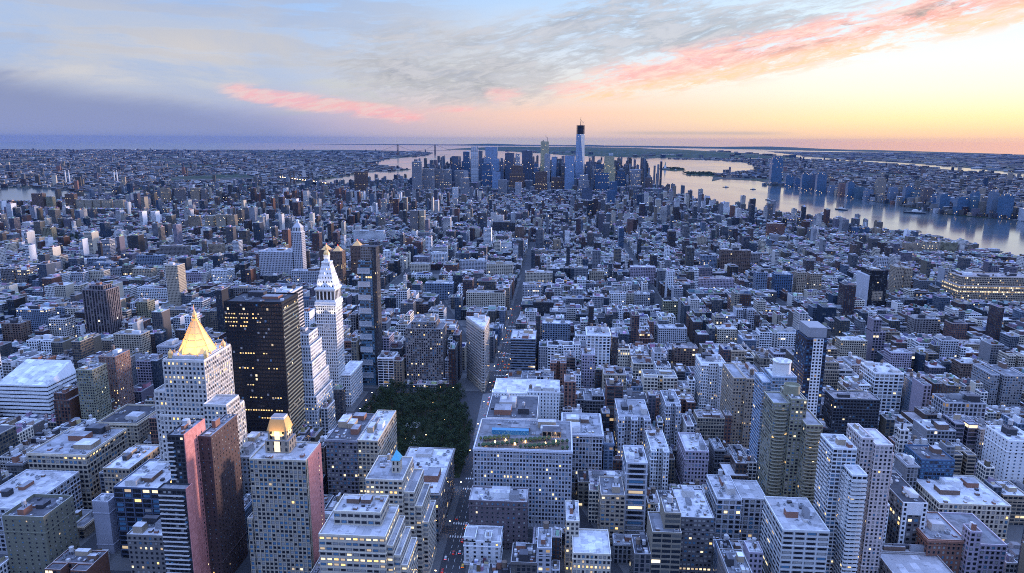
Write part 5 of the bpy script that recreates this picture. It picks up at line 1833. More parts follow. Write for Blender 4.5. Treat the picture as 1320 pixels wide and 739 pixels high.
NEAR_ROOTS = []
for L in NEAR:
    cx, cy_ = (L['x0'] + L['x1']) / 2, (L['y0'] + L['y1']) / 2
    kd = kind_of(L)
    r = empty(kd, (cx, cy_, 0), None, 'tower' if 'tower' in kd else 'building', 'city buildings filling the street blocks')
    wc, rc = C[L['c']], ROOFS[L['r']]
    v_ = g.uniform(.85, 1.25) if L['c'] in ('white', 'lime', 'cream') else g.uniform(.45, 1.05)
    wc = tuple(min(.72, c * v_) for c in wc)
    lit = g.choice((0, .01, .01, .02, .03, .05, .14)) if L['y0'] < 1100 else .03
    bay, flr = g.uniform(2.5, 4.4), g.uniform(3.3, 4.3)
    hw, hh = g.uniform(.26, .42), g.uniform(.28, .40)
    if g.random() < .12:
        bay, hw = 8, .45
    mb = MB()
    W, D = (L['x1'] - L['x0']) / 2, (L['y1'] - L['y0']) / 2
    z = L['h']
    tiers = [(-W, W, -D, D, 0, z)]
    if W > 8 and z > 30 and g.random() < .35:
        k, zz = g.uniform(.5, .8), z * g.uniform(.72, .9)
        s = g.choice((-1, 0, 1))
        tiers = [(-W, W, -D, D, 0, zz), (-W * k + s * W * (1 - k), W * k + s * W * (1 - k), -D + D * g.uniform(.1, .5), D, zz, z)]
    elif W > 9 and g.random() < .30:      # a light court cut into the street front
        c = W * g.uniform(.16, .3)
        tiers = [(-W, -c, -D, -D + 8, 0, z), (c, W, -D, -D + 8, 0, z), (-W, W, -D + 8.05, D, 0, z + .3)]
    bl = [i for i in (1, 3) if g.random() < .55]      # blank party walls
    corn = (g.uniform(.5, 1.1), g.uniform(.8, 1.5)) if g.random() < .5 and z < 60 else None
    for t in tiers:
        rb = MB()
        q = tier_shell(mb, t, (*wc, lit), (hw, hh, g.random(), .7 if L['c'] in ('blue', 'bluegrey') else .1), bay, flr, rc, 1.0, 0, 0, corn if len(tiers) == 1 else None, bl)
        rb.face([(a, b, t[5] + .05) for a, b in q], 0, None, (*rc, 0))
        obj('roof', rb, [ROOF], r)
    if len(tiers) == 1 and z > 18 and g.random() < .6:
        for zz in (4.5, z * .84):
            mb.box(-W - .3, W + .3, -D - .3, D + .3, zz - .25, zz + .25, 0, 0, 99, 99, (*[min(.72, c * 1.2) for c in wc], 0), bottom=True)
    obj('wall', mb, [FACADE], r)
    t = tiers[-1]
    nb, nt, na = (g.choice((1, 2, 2, 3)), g.choice((0, 0, 1, 1, 2)), g.choice((6, 9, 12, 15))) if L['area'] > 350 else (g.choice((1, 2)), g.choice((0, 1)), g.choice((3, 5, 8)))
    if kd == 'row_house':
        nb, nt, na = 1, 0, 1
    ks = clutter(r, t[0] + .6, t[1] - .6, t[2] + .6, t[3] - .6, t[5] + .05, g, nb, nt, na)
    if len(tiers) == 2:
        t = tiers[0]
        clutter(r, t[0] + .6, t[1] - .6, t[2] + .6, tiers[1][2] - .5, t[5] + .05, g, 0, 0, 2)
    NEAR_ROOTS.append((r, L, len(ks), kd))
    THINGS.append((r, cx, cy_, z))

# everything farther off reads as one mass of roofs
mb = MB()
for L in REST:
    x0, x1, y0, y1, z = L['x0'], L['x1'], L['y0'], L['y1'], L['h']
    v_ = g.choice((.9, 1.1, 1.3)) if L['c'] in ('white', 'lime', 'cream') else g.choice((.22, .3, .4, .5, .7))
    wc = (*[min(.72, c * v_) for c in C[L['c']]], g.choice((0, 0, .01, .03)))
    rc = (*ROOFS[L['r']], 0)
    wp = (g.uniform(.26, .42), g.uniform(.28, .40), g.random(), .3)
    bay = g.uniform(2.6, 4)
    pts4 = [(x0, y0), (x1, y0), (x1, y1), (x0, y1)]
    for i in range(4):
        mb.wall(pts4[i], pts4[(i + 1) % 4], 0, z, bay, 3.6, 0, wc, (0, 0, 0, 0) if i % 2 and g.random() < .5 else wp)
    mb.face([(*p, z) for p in pts4], 1, None, rc)
    if y0 < 2400:                         # a pale coping round the roof
        k = .7
        q4 = [(x0 + k, y0 + k), (x1 - k, y0 + k), (x1 - k, y1 - k), (x0 + k, y1 - k)]
        cop = (*[min(.7, .25 + c * .7) for c in wc[:3]], 0)
        for i in range(4):
            j = (i + 1) % 4
            mb.wall(pts4[i], pts4[j], z, z + .9, 99, 99, 0, cop)
            mb.wall(q4[j], q4[i], z, z + .9, 99, 99, 0, cop)
            mb.face([(*pts4[i], z + .9), (*pts4[j], z + .9), (*q4[j], z + .9), (*q4[i], z + .9)], 0, None, cop)
    W, D = x1 - x0, y1 - y0
    for _ in range(g.choice((2, 3, 4)) if y0 < 2600 else g.choice((1, 2))):
        w, d = W * g.uniform(.12, .45), D * g.uniform(.1, .35)
        a, b = g.uniform(x0 + .4, x1 - w - .4), g.uniform(y0 + .4, y1 - d - .4)
        mb.box(a, a + w, b, b + d, z, z + g.uniform(2.2, 5.5), 0, 1, 99, 99, (*[c * g.uniform(.6, 1.2) for c in C[g.choices(PN, PW)[0]]], 0), (0, 0, 0, 0), (*ROOFS[g.choice((0, 2, 2, 3, 4, 5, 6))], 0))
tag(obj('distant_buildings', mb, [FACADE, ROOF]), 'close-packed roofs and walls of the lower island beyond the nearer blocks', 'buildings', None, 'stuff')


def scatter(name, label, poly, x0, x1, y0, y1, base, grow, seed, hm, towers, ang, keep=1.0):
    """a far shore's mass of roofs: plots thin out and widen with distance"""
    q = random.Random(seed)
    mb = MB()
    y = y0
    ca, sa = math.cos(ang), math.sin(ang)
    while y < y1:
        s = base + max(0, y - 3000) * grow
        x = max(x0, -.95 * y - 300)
        while x < min(x1, .80 * y + 300):
            px_, py_ = x + q.uniform(-.3, .3) * s, y + q.uniform(-.3, .3) * s
            d = math.hypot(px_, py_)
            x += s * q.uniform(.8, 1.3)
            if q.random() > keep or not inpoly(px_, py_, poly):
                continue
            if math.sin(px_ * .0021 + 1.3) * math.sin(py_ * .0017 + px_ * .0006) > .72:
                continue
            w, dd = s * q.uniform(.25, .75) / 2, s * q.uniform(.25, .6) / 2
            h = max(6, q.gauss(hm, hm * .35))
            if q.random() < towers:
                h, w, dd = q.uniform(35, 75), q.uniform(9, 16), q.uniform(9, 14)
            p = [(-w, -dd), (w, -dd), (w, dd), (-w, dd)]
            p = [(px_ + a * ca - b * sa, py_ + a * sa + b * ca) for a, b in p]
            v_ = q.choice((.2, .3, .4, .5, 1.2))
            wc = (*[min(.7, c * v_) for c in C[q.choices(PN, PW)[0]]], .03)
            mb.prism(p, 0, 2 + h, 0, 1, 3.5, 3.6, wc, (q.uniform(.2, .36), .3, q.random(), .3), (*ROOFS[q.choice((0, 1, 2, 3, 4, 5, 6, 3, 4, 6, 6, 3))], 0))
        y += s * q.uniform(.75, 1.0)
    return tag(obj(name, mb, [FACADE, ROOF]), label, 'buildings', None, 'stuff')


scatter('distant_rooftops', 'low roofs spreading to the sea across the east river', BROOKLYN, -16000, -1500, 3900, 19500, 34, .0105, 5, 12, .02, .35)
scatter('waterside_town', 'low roofs of the town behind the towers on the far river shore', JERSEY, 1500, 5400, 3000, 13500, 30, .010, 6, 17, .03, -.2, .95)
scatter('shore_blocks', 'mid-height blocks packed along the far river bank', JERSEY, 1600, 2150, 3050, 5300, 40, .0, 9, 30, .10, .05, .9)
scatter('lowland_rooftops', 'scattered pale roofs on the lowland beyond the second bay', FAR_JERSEY, 4500, 16000, 6000, 23000, 90, .012, 7, 12, .01, .1, .6)
scatter('island_rooftops', 'scattered roofs among the far island hills', ISLE, -3500, 5000, 14000, 22000, 110, .008, 8, 40, .0, .1, .35)

# ------------------------------------------------------------------ pavements and road paint
mb = MB()
for n in range(30, 13, -1):
    ya, yb = st(n) + 6, st(n - 1) - 6
    for a, b in zip(AVES, AVES[1:]):
        if a < -1300 or b > 1200 or (a == -230 and 560 < ya < 860):
            continue
        xa, xb = a + 10, b - 10
        if a == -230 and ya > 845:
            continue
        if a == -365 and ya > 845:
            xb = FIFTH - 10
        # leave the aslant avenue open
        b0, b1 = bway(ya), bway(yb)
        if xa < min(b0, b1) < xb and ya < 1500:
            mb.prism([(xa, ya), (b0 - 12, ya), (b1 - 12, yb), (xa, yb)], 1.004, 1.15) if b1 - 12 > xa + 4 else None
            mb.prism([(b0 + 12, ya), (xb, ya), (xb, yb), (b1 + 12, yb)], 1.004, 1.15) if b0 + 12 < xb - 4 else None
        else:
            mb.box(xa, xb, ya, yb, 1.004, 1.15)
tag(obj('pavement', mb, PAVING), kind='structure')

mb = MB()
for x in (-80, -75, -70):
    y = 380
    while y < 1250:
        mb.face([(x - .12, y, 1.012), (x + .12, y, 1.012), (x + .12, y + 4, 1.012), (x - .12, y + 4, 1.012)])
        y += 9
for n in range(29, 18, -1):
    for dy in (-11, 9):
        for k in range(9):
            x = -84 + k * 2.1
            mb.face([(x, st(n) + dy, 1.012), (x + 1, st(n) + dy, 1.012), (x + 1, st(n) + dy + 3, 1.012), (x, st(n) + dy + 3, 1.012)])
tag(obj('road_markings', mb, PAINT), kind='structure')
# the pale paved plaza and the park lawn
mb = MB()
mb.prism([(-88, 700), (-80, 700), (-72, 850), (-92, 842)], 1.02, 1.12)
tag(obj('plaza_paving', mb, simple('plaza_stone', (.13, .13, .135), .8, 0, .2, .1)), kind='structure')
mb = MB()
mb.prism([(-222, 614), (-90, 614), (-90, 700), (-112, 800), (-128, 838), (-222, 838)], 1.004, 1.16)
tag(obj('park_ground', mb, make_land('park_lawn', (.02, .032, .014), (.035, .04, .02), (.08, .075, .06), .05)), kind='structure')

# ------------------------------------------------------------------ trees
def leaf_mat():
    m, b = new_mat('leaves')
    p = geo_pos()
    n1 = noise(p, .25, 3, .6)
    n2 = noise(p, 1.6, 3, .6)
    setin(b, 'Base Color', mix((n1 * .6 + n2 * .4).ss(.38, .62), (.012, .024, .010), (.036, .052, .02)))
    setin(b, 'Roughness', .8)
    setin(b, 'Specular IOR Level', .2)
    return m


LEAF = leaf_mat()
BARK = simple('bark', (.07, .055, .04), .9, 0, .3, 2)


def tree_meshes(seed, h=15, rad=6, n=620, leaf=.95):
    q = random.Random(seed)
    mb = MB()
    mb.lathe(0, 0, [(.42, 0), (.30, h * .25), (.20, h * .55), (.05, h * .85)], 7, 0)
    tips = []
    for k in range(7):
        a = q.uniform(0, 6.28)
        z0 = h * q.uniform(.22, .5)
        r_ = rad * q.uniform(.45, .8)
        tip = (r_ * math.cos(a), r_ * math.sin(a), min(h * .9, z0 + h * q.uniform(.15, .4)))
        mb.bar((0, 0, z0), tip, .22, 0)
        tips.append(tip)
    tr = mb.mesh('trunk', [BARK])
    mb = MB()
    cl = [(x, y, z, rad * q.uniform(.30, .52)) for x, y, z in tips] + [(q.uniform(-.2, .2) * rad, q.uniform(-.2, .2) * rad, h * q.uniform(.7, .92), rad * q.uniform(.35, .5)) for _ in range(4)]
    for _ in range(n):
        x, y, z, r_ = q.choice(cl)
        d = Vector((q.gauss(0, 1), q.gauss(0, 1), q.gauss(0, .8)))
        d = d.normalized() * r_ * q.uniform(.55, 1.08)
        c = Vector((x, y, z)) + d
        s = leaf * q.uniform(.6, 1.3)
        nrm = (d.normalized() + Vector((q.uniform(-.7, .7), q.uniform(-.7, .7), q.uniform(-.2, .8)))).normalized()
        u = nrm.orthogonal().normalized()
        u = Matrix.Rotation(q.uniform(0, 6.28), 3, nrm) @ u
        v = nrm.cross(u)
        mb.face([tuple(c + u * s * .5), tuple(c + v * s * .35), tuple(c - u * s * .5), tuple(c - v * s * .35)])
    return tr, mb.mesh('crown', [LEAF])


TREES = [tree_meshes(i, h, r_, n) for i, (h, r_, n) in enumerate(((16, 6.5, 640), (19, 7.5, 760), (13, 5.5, 520), (17, 5.8, 560)))]
q = random.Random(77)
TREE_ROOTS = []


def plant(x, y, z, s=1.0, group='trees of the park', label=None):
    tr, cw = q.choice(TREES)
    r = empty('park_tree', (x, y, z), label, 'tree', group)
    r.rotation_euler = (0, 0, q.uniform(0, 6.28))
    r.scale = (s, s, s * q.uniform(.9, 1.15))
    link('trunk', tr, r)
    link('crown', cw, r)
    TREE_ROOTS.append(r)
    return r


PTS = []
for _ in range(4000):
    x, y = q.uniform(-222, -91), q.uniform(618, 834)
    if x > -91 - max(0, y - 700) * .2 or any((x - a) ** 2 + (y - b) ** 2 < 46 for a, b in PTS):
        continue
    if (x + 160) ** 2 + (y - 735) ** 2 < 150 or (x + 150) ** 2 + (y - 690) ** 2 < 90 or abs(math.hypot((x + 160) / 34, (y - 735) / 52) - 1) < .055:
        continue
    if len(PTS) < 230:
        PTS.append((x, y))
for x, y in PTS:
    plant(x, y, 1.16, q.uniform(.8, 1.25))
for k in range(9):
    plant(q.uniform(385, 465), 525 + k * 4, 1.16, q.uniform(.8, 1.1), 'trees by the right edge')
for k in range(14):
    plant(-100 - (k % 2) * 3 + 40 * 0, 455 + k * 11, 1.16, q.uniform(.45, .6), 'street trees along the avenue')
# far parks: woods that read as one dark mass each
for nm, (x0, x1, y0, y1), cnt in (('square_trees', (-345, -268, 1350, 1556), 90), ('small_square_trees', (-555, -486, 1013, 1077), 40), ('church_square_trees', (-885, -775, 1416, 1556), 90),
                                 ('large_square_trees', (-1680, -1400, 1992, 2188), 170), ('village_square_trees', (62, 188, 2335, 2448), 90)):
    mb = MB()
    for k in range(cnt):
        cx, cy_, rr, hh = q.uniform(x0, x1), q.uniform(y0, y1), q.uniform(3.5, 6.5), q.uniform(9, 15)
        for m in range(46):
            d = Vector((q.gauss(0, 1), q.gauss(0, 1), q.gauss(0, .8))).normalized() * rr * q.uniform(.6, 1.05)
            c = Vector((cx, cy_, 1 + hh * .62)) + d
            s = q.uniform(1.6, 2.8)
            u = d.orthogonal().normalized()
            u = (u + Vector((q.uniform(-.5, .5), q.uniform(-.5, .5), q.uniform(-.5, .5)))).normalized()
            v = (d.normalized() + Vector((0, 0, .4))).cross(u).normalized()
            mb.face([tuple(c + u * s * .5), tuple(c + v * s * .4), tuple(c - u * s * .5), tuple(c - v * s * .4)])
        mb.lathe(cx, cy_, [(.3, 1), (.2, 1 + hh * .6)], 5, 1)
    tag(obj(nm, mb, [LEAF, BARK]), 'dark mass of trees filling a distant square', 'trees', None, 'stuff')
mb = MB()
for k in range(230):
    t = k / 230
    cx, cy_ = (640 - 320 * t + q.uniform(-60, 10), 4880 + 830 * t + q.uniform(-30, 20)) if k % 2 else (q.uniform(620, 655), q.uniform(4900, 5400))
    if not inpoly(cx, cy_, MANHATTAN):
        continue
    rr = q.uniform(7, 13)
    for m in range(30):
        d = Vector((q.gauss(0, 1), q.gauss(0, 1), abs(q.gauss(0, .8)))).normalized() * rr * q.uniform(.6, 1.05)
        c = Vector((cx, cy_, 9)) + d
        s = q.uniform(4, 6)
        u = d.orthogonal().normalized()
        v = d.normalized().cross(u)
        mb.face([tuple(c + u * s * .5), tuple(c + v * s * .4), tuple(c - u * s * .5), tuple(c - v * s * .4)])
tag(obj('riverside_trees', mb, [LEAF]), 'dark line of trees along the shore at the river end', 'trees', None, 'stuff')

# park fountain and monument
r = empty('fountain', (-160, 735, 1.16), 'pale round fountain basin in a clearing of the dark park', 'fountain')
mb = MB(); mb.lathe(0, 0, [(9, 0), (9, .8), (8.4, .8), (8.2, .4), (0, .4)], 24); obj('basin', mb, [WHITE_STONE], r)
mb = MB(); mb.lathe(0, 0, [(.8, .4), (.6, 2), (2.6, 2.5), (2.7, 2.8), (.5, 2.8), (.4, 4), (1.2, 4.3), (0, 4.4)], 14); obj('bowl', mb, [WHITE_STONE], r)
r = empty('monument', (-150, 690, 1.16), 'pale monument on a stepped plinth nearer than the fountain in the park', 'monument')
mb = MB(); mb.box(-5, 5, -4, 4, 0, .6); mb.box(-4, 4, -3, 3, .6, 1.2); obj('steps', mb, [WHITE_STONE], r)
mb = MB(); mb.box(-2, 2, -1.4, 1.4, 1.2, 4.6); mb.frustum(-.7, .7, -.6, .6, 4.6, -.4, .4, -.35, .35, 7.4); mb.lathe(0, 0, [(.3, 7.4), (.42, 7.8), (0, 8.3)], 8); obj('figure', mb, [WHITE_STONE], r)

# ------------------------------------------------------------------ cars, lamps
def car_parts(paint, taxi=False):
    body = MB()
    prof = [(-2.3, .35), (2.3, .35), (2.3, .85), (1.25, 1.0), (.7, 1.5), (-1.1, 1.5), (-1.75, 1.02), (-2.3, .95)]
    w = .9
    n = len(prof)
    for i in range(n):
        (y0, z0), (y1, z1) = prof[i], prof[(i + 1) % n]
        k0, k1 = (.80 if z0 > 1.2 else 1), (.80 if z1 > 1.2 else 1)
        body.face([(-w * k0, y0, z0), (w * k0, y0, z0), (w * k1, y1, z1), (-w * k1, y1, z1)][::-1])
    for s in (-1, 1):
        pts = [(s * w * (.80 if z > 1.2 else 1), y, z) for y, z in prof]
        body.face(pts if s > 0 else pts[::-1])
    if taxi:
        body.box(-.35, .35, -.15, .15, 1.5, 1.68)
    out = {'body': body.mesh('car_body', [paint])}
    gl = MB()
    for s in (-1, 1):
        p = [(s * .875, 1.0, 1.06), (s * .75, .62, 1.42), (s * .75, -1.02, 1.42), (s * .87, -1.5, 1.08)]
        gl.face(p if s > 0 else p[::-1])
    gl.face([(-.8, 1.24, 1.03), (.8, 1.24, 1.03), (.68, .74, 1.48), (-.68, .74, 1.48)][::-1])
    gl.face([(-.8, -1.74, 1.05), (.8, -1.74, 1.05), (.68, -1.14, 1.48), (-.68, -1.14, 1.48)])
    out['window'] = gl.mesh('car_window', [GLASS_DARK])
    wh = MB()
    pts = [(.33 * math.cos(k * math.pi / 6), .33 * math.sin(k * math.pi / 6)) for k in range(12)]
    for i in range(12):
        (a, b), (c, d) = pts[i], pts[(i + 1) % 12]
        wh.face([(-.11, a, b), (.11, a, b), (.11, c, d), (-.11, c, d)][::-1])
    wh.face([(.11, a, b) for a, b in pts]); wh.face([(-.11, a, b) for a, b in pts][::-1])
    out['wheel'] = wh.mesh('car_wheel', [DARKMETAL])
    for nm, m in (('headlight', HEADLIGHT), ('tail_light', REDLIGHT)):
        b = MB(); b.box(-.2, .2, -.06, .06, -.1, .1, bottom=True); out[nm] = b.mesh(nm, [m])
    return out


PAINTS = [('yellow', simple('taxi_yellow', (.75, .42, .02), .35, 0, 0), True), ('black', simple('car_black', (.02, .02, .022), .3, 0, 0), False), ('white', simple('car_white', (.7, .7, .7), .35, 0, 0), False),
          ('silver', simple('car_silver', (.38, .39, .41), .35, .3, 0), False), ('red', simple('car_red', (.4, .03, .03), .35, 0, 0), False)]
CARS = {nm: car_parts(m, t) for nm, m, t in PAINTS}
CAR_ROOTS = []


def car(colour, x, y, rz=0.0, street=''):
    P_ = CARS[colour]
    r = empty('parked_car' if street == 'kerb' else 'taxi' if colour == 'yellow' else 'car', (x, y, 1.0), None, 'taxi' if colour == 'yellow' else 'car', 'cars on the avenue by the park')
    r.rotation_euler = (0, 0, rz)
    link('body', P_['body'], r)
    link('window', P_['window'], r)
    for sx in (-.86, .86):
        for sy in (-1.4, 1.4):
            link('wheel', P_['wheel'], r, (sx, sy, .33))
        link('headlight', P_['headlight'], r, (sx * .72, 2.3, .7))
        link('tail_light', P_['tail_light'], r, (sx * .72, -2.3, .75))
    CAR_ROOTS.append((r, colour, x, y))


q = random.Random(5)
y = 432
used = set()
while y < 1330:
    for lane in (-82.3, -77.5, -72.6, -67.7):
        if q.random() < (.26 if lane in (-77.5, -72.6) else .36) and len(CAR_ROOTS) < 110:
            c = q.choices(('yellow', 'black', 'white', 'silver', 'red'), (7, 4, 3, 3, 1))[0]
            yy = y + q.uniform(-1.5, 1.5)
            if min(abs(yy - st(n)) for n in range(15, 30)) < 8 and lane not in (-77.5, -72.6):
                continue
            car(c, lane + q.uniform(-.3, .3), yy, q.uniform(-.02, .02))
    y += 8.5 if y < 900 else 14
for n, x0, x1 in ((28, -60, 120), (27, 20, 160), (29, 60, 200)):
    for k in range(6):
        car(q.choice(('yellow', 'black', 'white', 'silver')), q.uniform(x0, x1) + k * .01, st(n) + q.choice((-3, 0.5)), math.pi / 2 if n % 2 else -math.pi / 2)

pole = MB()
pole.lathe(0, 0, [(.14, 0), (.09, 8.0)], 6)
pole.bar((0, 0, 7.9), (2.0, 0, 8.5), .12)
POLE = pole.mesh('lamp_pole', [DARKMETAL])
hd = MB(); hd.box(-.55, .55, -.28, .28, -.16, .16, bottom=True)
HEAD = hd.mesh('lamp_head', [LAMPLIGHT])
LAMP_ROOTS = []


def street_lamp(x, y, rz, grp):
    r = empty('street_lamp', (x, y, 1.15), None, 'street lamp', grp)
    r.rotation_euler = (0, 0, rz)
    link('pole', POLE, r)
    link('lamp_head', HEAD, r, (2.2, 0, 8.45))
    LAMP_ROOTS.append(r)


for k in range(26):
    street_lamp(-87.3 if k % 2 else -62.7, 420 + k * 34, 0 if k % 2 else math.pi, 'street lamps beside the park avenue')
for k in range(8):
    street_lamp(-226.5, 625 + k * 27, math.pi, 'street lamps left of the park')
for k in range(6):
    street_lamp(-215 + k * 17, 842, -math.pi / 2, 'street lamps beyond the park')
for k in range(7):
    a = k / 7 * 6.28 + k % 2 * .3
    street_lamp(-160 + 34 * math.cos(a), 735 + 52 * math.sin(a), a, 'lamps along the park paths')
for x0, n in ((193, 0), (216, 1)):
    for k in range(9):
        street_lamp(x0, 440 + k * 55 + n * 20, 0 if n == 0 else math.pi, 'street lamps by the olive tower')

# ------------------------------------------------------------------ river craft, piers, islands, bridges, stacks
def boat(x, y, L, rz, label, kind='boat'):
    r = empty(kind, (x, y, 0), label, 'boat', 'boats on the broad river')
    r.rotation_euler = (0, 0, rz)
    mb = MB()
    w = L * .13
    pl = [(-w, -L / 2), (w, -L / 2), (w, L * .25), (w * .6, L * .4), (0, L / 2), (-w * .6, L * .4), (-w, L * .25)]
    lo = [(a * .8, b * .94) for a, b in pl]
    n = len(pl)
    for i in range(n):
        j = (i + 1) % n
        mb.face([(*lo[i], -.3), (*lo[j], -.3), (*pl[j], L * .07), (*pl[i], L * .07)])
    mb.face([(*p, L * .07) for p in pl])
    obj('hull', mb, [DARKMETAL], r)
    mb = MB()
    mb.box(-w * .75, w * .75, -L * .3, L * .12, L * .07, L * .14)
    mb.box(-w * .55, w * .55, -L * .12, L * .08, L * .14, L * .2)
    obj('cabin', mb, [TRIM_PALE], r)
    mb = MB()
    mb.lathe(0, -L * .2, [(w * .22, L * .14), (w * .22, L * .26), (0, L * .26)], 8)
    obj('funnel', mb, [DARKMETAL], r)
    mb = MB(); mb.bar((0, L * .05, L * .2), (0, L * .05, L * .33), L * .012); obj('mast', mb, [DARKMETAL], r)


boat(1190, 5100, 44, 1.3, 'small dark boat far out between the tall far-shore tower and the island')
boat(1325, 4890, 40, 1.0, 'small dark boat just off the tallest far-shore tower')
boat(1172, 4000, 50, .4, 'dark boat in mid-river above the square ventilation tower')
boat(1360, 3460, 70, .5, 'larger of the two dark boats in mid-river')
boat(1185, 3220, 52, .3, 'smaller of the two dark boats in mid-river, nearer shore')
boat(1640, 3330, 92, 1.1, 'tall-masted boat moored by the far shore piers', 'ship')
boat(1300, 8000, 60, 1.5, 'tiny boat by the green statue island')
boat(640, 8600, 120, 1.2, 'small ship out in the bay behind the river-end towers')

for i, (x0, x1, y0, y1, lb) in enumerate(((1140, 1330, 2628, 2650, 'long thin pale pier reaching into the river past the three small towers'), (1247, 1330, 2150, 2178, 'short pier jutting from the near bank at the right'),
                                       (770, 900, 3068, 3090, 'straight causeway pier leading out to the ventilation tower'), (1245, 1340, 2330, 2352, 'stubby pier between two larger near-bank piers'))):
    r = empty('pier', ((x0 + x1) / 2, (y0 + y1) / 2, 0), lb, 'pier')
    W, D = (x1 - x0) / 2, (y1 - y0) / 2
    mb = MB(); mb.box(-W, W, -D, D, 1.6, 3.0, bottom=True); obj('deck', mb, [PAVING], r)
    for k in range(10):
        mb = MB()
        for s in (-1, 1):
            mb.lathe(-W + 4 + k * (2 * W - 8) / 9, s * (D - 1.5), [(.8, -1), (.8, 1.6)], 6)
        obj('piling', mb, [BARK], r)
    if i != 0:
        mb = MB(); mb.box(-W * .9, W * .8, -D * .7, D * .7, 3, 9, 0, 1, 5, 6, (*C['pale'], 0), (.3, .2, .2, 0), (*ROOFS[1], 0)); obj('shed', mb, [FACADE, ROOF], r)
r_, _, _ = hero('ventilation_tower', 'square brick ventilation tower standing at the end of a pier in the river', 'tower', [(893, 920, 3066, 3090, 0, 51)], 'buff', 5, 5, 40, .18, .42, 0, real=False, nb=0, nt=0, na=0, vis=.5, seed=500)

r = empty('statue', (1225, 8260, 3), 'tiny robed statue with raised arm on a tall pedestal on its island', 'statue')
mb = MB(); mb.lathe(0, 0, [(60, 0), (58, 9), (44, 9), (44, 10), (0, 10)], 11); obj('fort_base', mb, [PAVING], r)
mb = MB(); mb.frustum(-14, 14, -14, 14, 10, -9, 9, -9, 9, 44); obj('pedestal', mb, [TRIM_PALE], r)
mb = MB(); mb.lathe(0, 0, [(7, 44), (6, 58), (5, 68), (4.6, 74), (2, 76), (2.6, 79), (1.8, 82.5), (0, 84)], 10)
mb.bar((-3, 0, 72), (-7, 0, 88), 2.2); mb.lathe(-7, 0, [(1, 88), (2, 90), (1, 92), (0, 94)], 8); mb.bar((3, 2, 66), (6, 3, 72), 3)
obj('figure', mb, [simple('statue_copper', (.10, .22, .18), .7, 0, .1, .05)], r)
for nm, pts, lb in (('island_trees', (1250, 1430, 8150, 8650), 'dark trees covering the statue island'), ('island_woods', (1260, 1560, 6950, 7450), 'dark trees on the larger island beside the tall far-shore tower')):
    mb = MB()
    for k in range(110):
        cx, cy_, rr = q.uniform(pts[0], pts[1]), q.uniform(pts[2], pts[3]), q.uniform(9, 17)
        for m in range(24):
            d = Vector((q.gauss(0, 1), q.gauss(0, 1), abs(q.gauss(0, .8)))).normalized() * rr * q.uniform(.6, 1.05)
            c = Vector((cx, cy_, 6)) + d
            s = q.uniform(7, 11)
            u = d.orthogonal().normalized()
            v = d.normalized().cross(u)
            mb.face([tuple(c + u * s * .5), tuple(c + v * s * .4), tuple(c - u * s * .5), tuple(c - v * s * .4)])
    tag(obj(nm, mb, [LEAF]), lb, 'trees', None, 'stuff')


BRIDGE = simple('bridge_paint', (.05, .055, .06), .95, 0, .1, .01)


def suspension_bridge(A_, B_, h, deck, name, label, wire=2.5, tw=10, over=.45):
    ax, ay = A_
    bx, by = B_
    L = math.hypot(bx - ax, by - ay)
    r = empty(name, (ax, ay, 0), label, 'bridge')
    r.rotation_euler = (0, 0, math.atan2(by - ay, bx - ax))
    for s in (0, L):
        mb = MB()
        for o_ in (-14, 14):
            mb.frustum(s - tw, s + tw, o_ - 5, o_ + 5, 0, s - tw * .7, s + tw * .7, o_ - 4, o_ + 4, h)
        mb.box(s - tw * .6, s + tw * .6, -10, 10, h * .93, h, bottom=True)
        mb.box(s - tw * .6, s + tw * .6, -10, 10, deck + 10, deck + 18, bottom=True)
        obj('tower', mb, [BRIDGE], r)
    mb = MB(); mb.box(-L * over, L * (1 + over), -14, 14, deck, deck + 6, bottom=True); obj('deck', mb, [BRIDGE], r)
    for o_ in (-13, 13):
        mb = MB()
        n = 24
        z = lambda t: deck + 10 + (h - deck - 10) * (2 * t - 1) ** 2
        for k in range(n):
            mb.bar((L * k / n, o_, z(k / n)), (L * (k + 1) / n, o_, z((k + 1) / n)), wire)
        mb.bar((-L * over, o_, deck + 6), (0, o_, h), wire)
        mb.bar((L, o_, h), (L * (1 + over), o_, deck + 6), wire)
        obj('cable', mb, [BRIDGE], r)
    return r


suspension_bridge((-3587, 15571), (-2963, 16793), 211, 66, 'suspension_bridge', 'long suspension bridge with two grey towers at the mouth of the bay', 2.2, 10)
r = suspension_bridge((-1640, 4560), (-1870, 4830), 100, 42, 'suspension_bridge', 'suspension bridge over the east river with a string of warm lights', 2, 6, .8)
for k in range(18):
    mb = MB(); mb.box(-2, 2, -2, 2, 0, 3, bottom=True)
    obj('bridge_lamp', mb, [LAMPLIGHT], r, (-250 + k * 50, 0, 49))

for x, y, h, lb in ((-3577, 4885, 92, 'left one of the left pair of thin white smokestacks'), (-3552, 4889, 92, 'right one of the left pair of thin white smokestacks'), (-3242, 4937, 90, 'left one of the right pair of thin white smokestacks'), (-3222, 4940, 92, 'right one of the right pair of thin white smokestacks')):
    r = empty('smokestack', (x, y, 0), lb, 'chimney', 'thin smokestacks across the east river')
    mb = MB(); mb.lathe(0, 0, [(4.2, 0), (3.4, h), (2.4, h), (2.4, h - 3), (0, h - 3)], 12); obj('shaft', mb, [WHITE_STONE], r)
    mb = MB(); mb.lathe(0, 0, [(3.75, h - 9), (3.6, h - 4)], 12); obj('band', mb, [DARKMETAL], r)

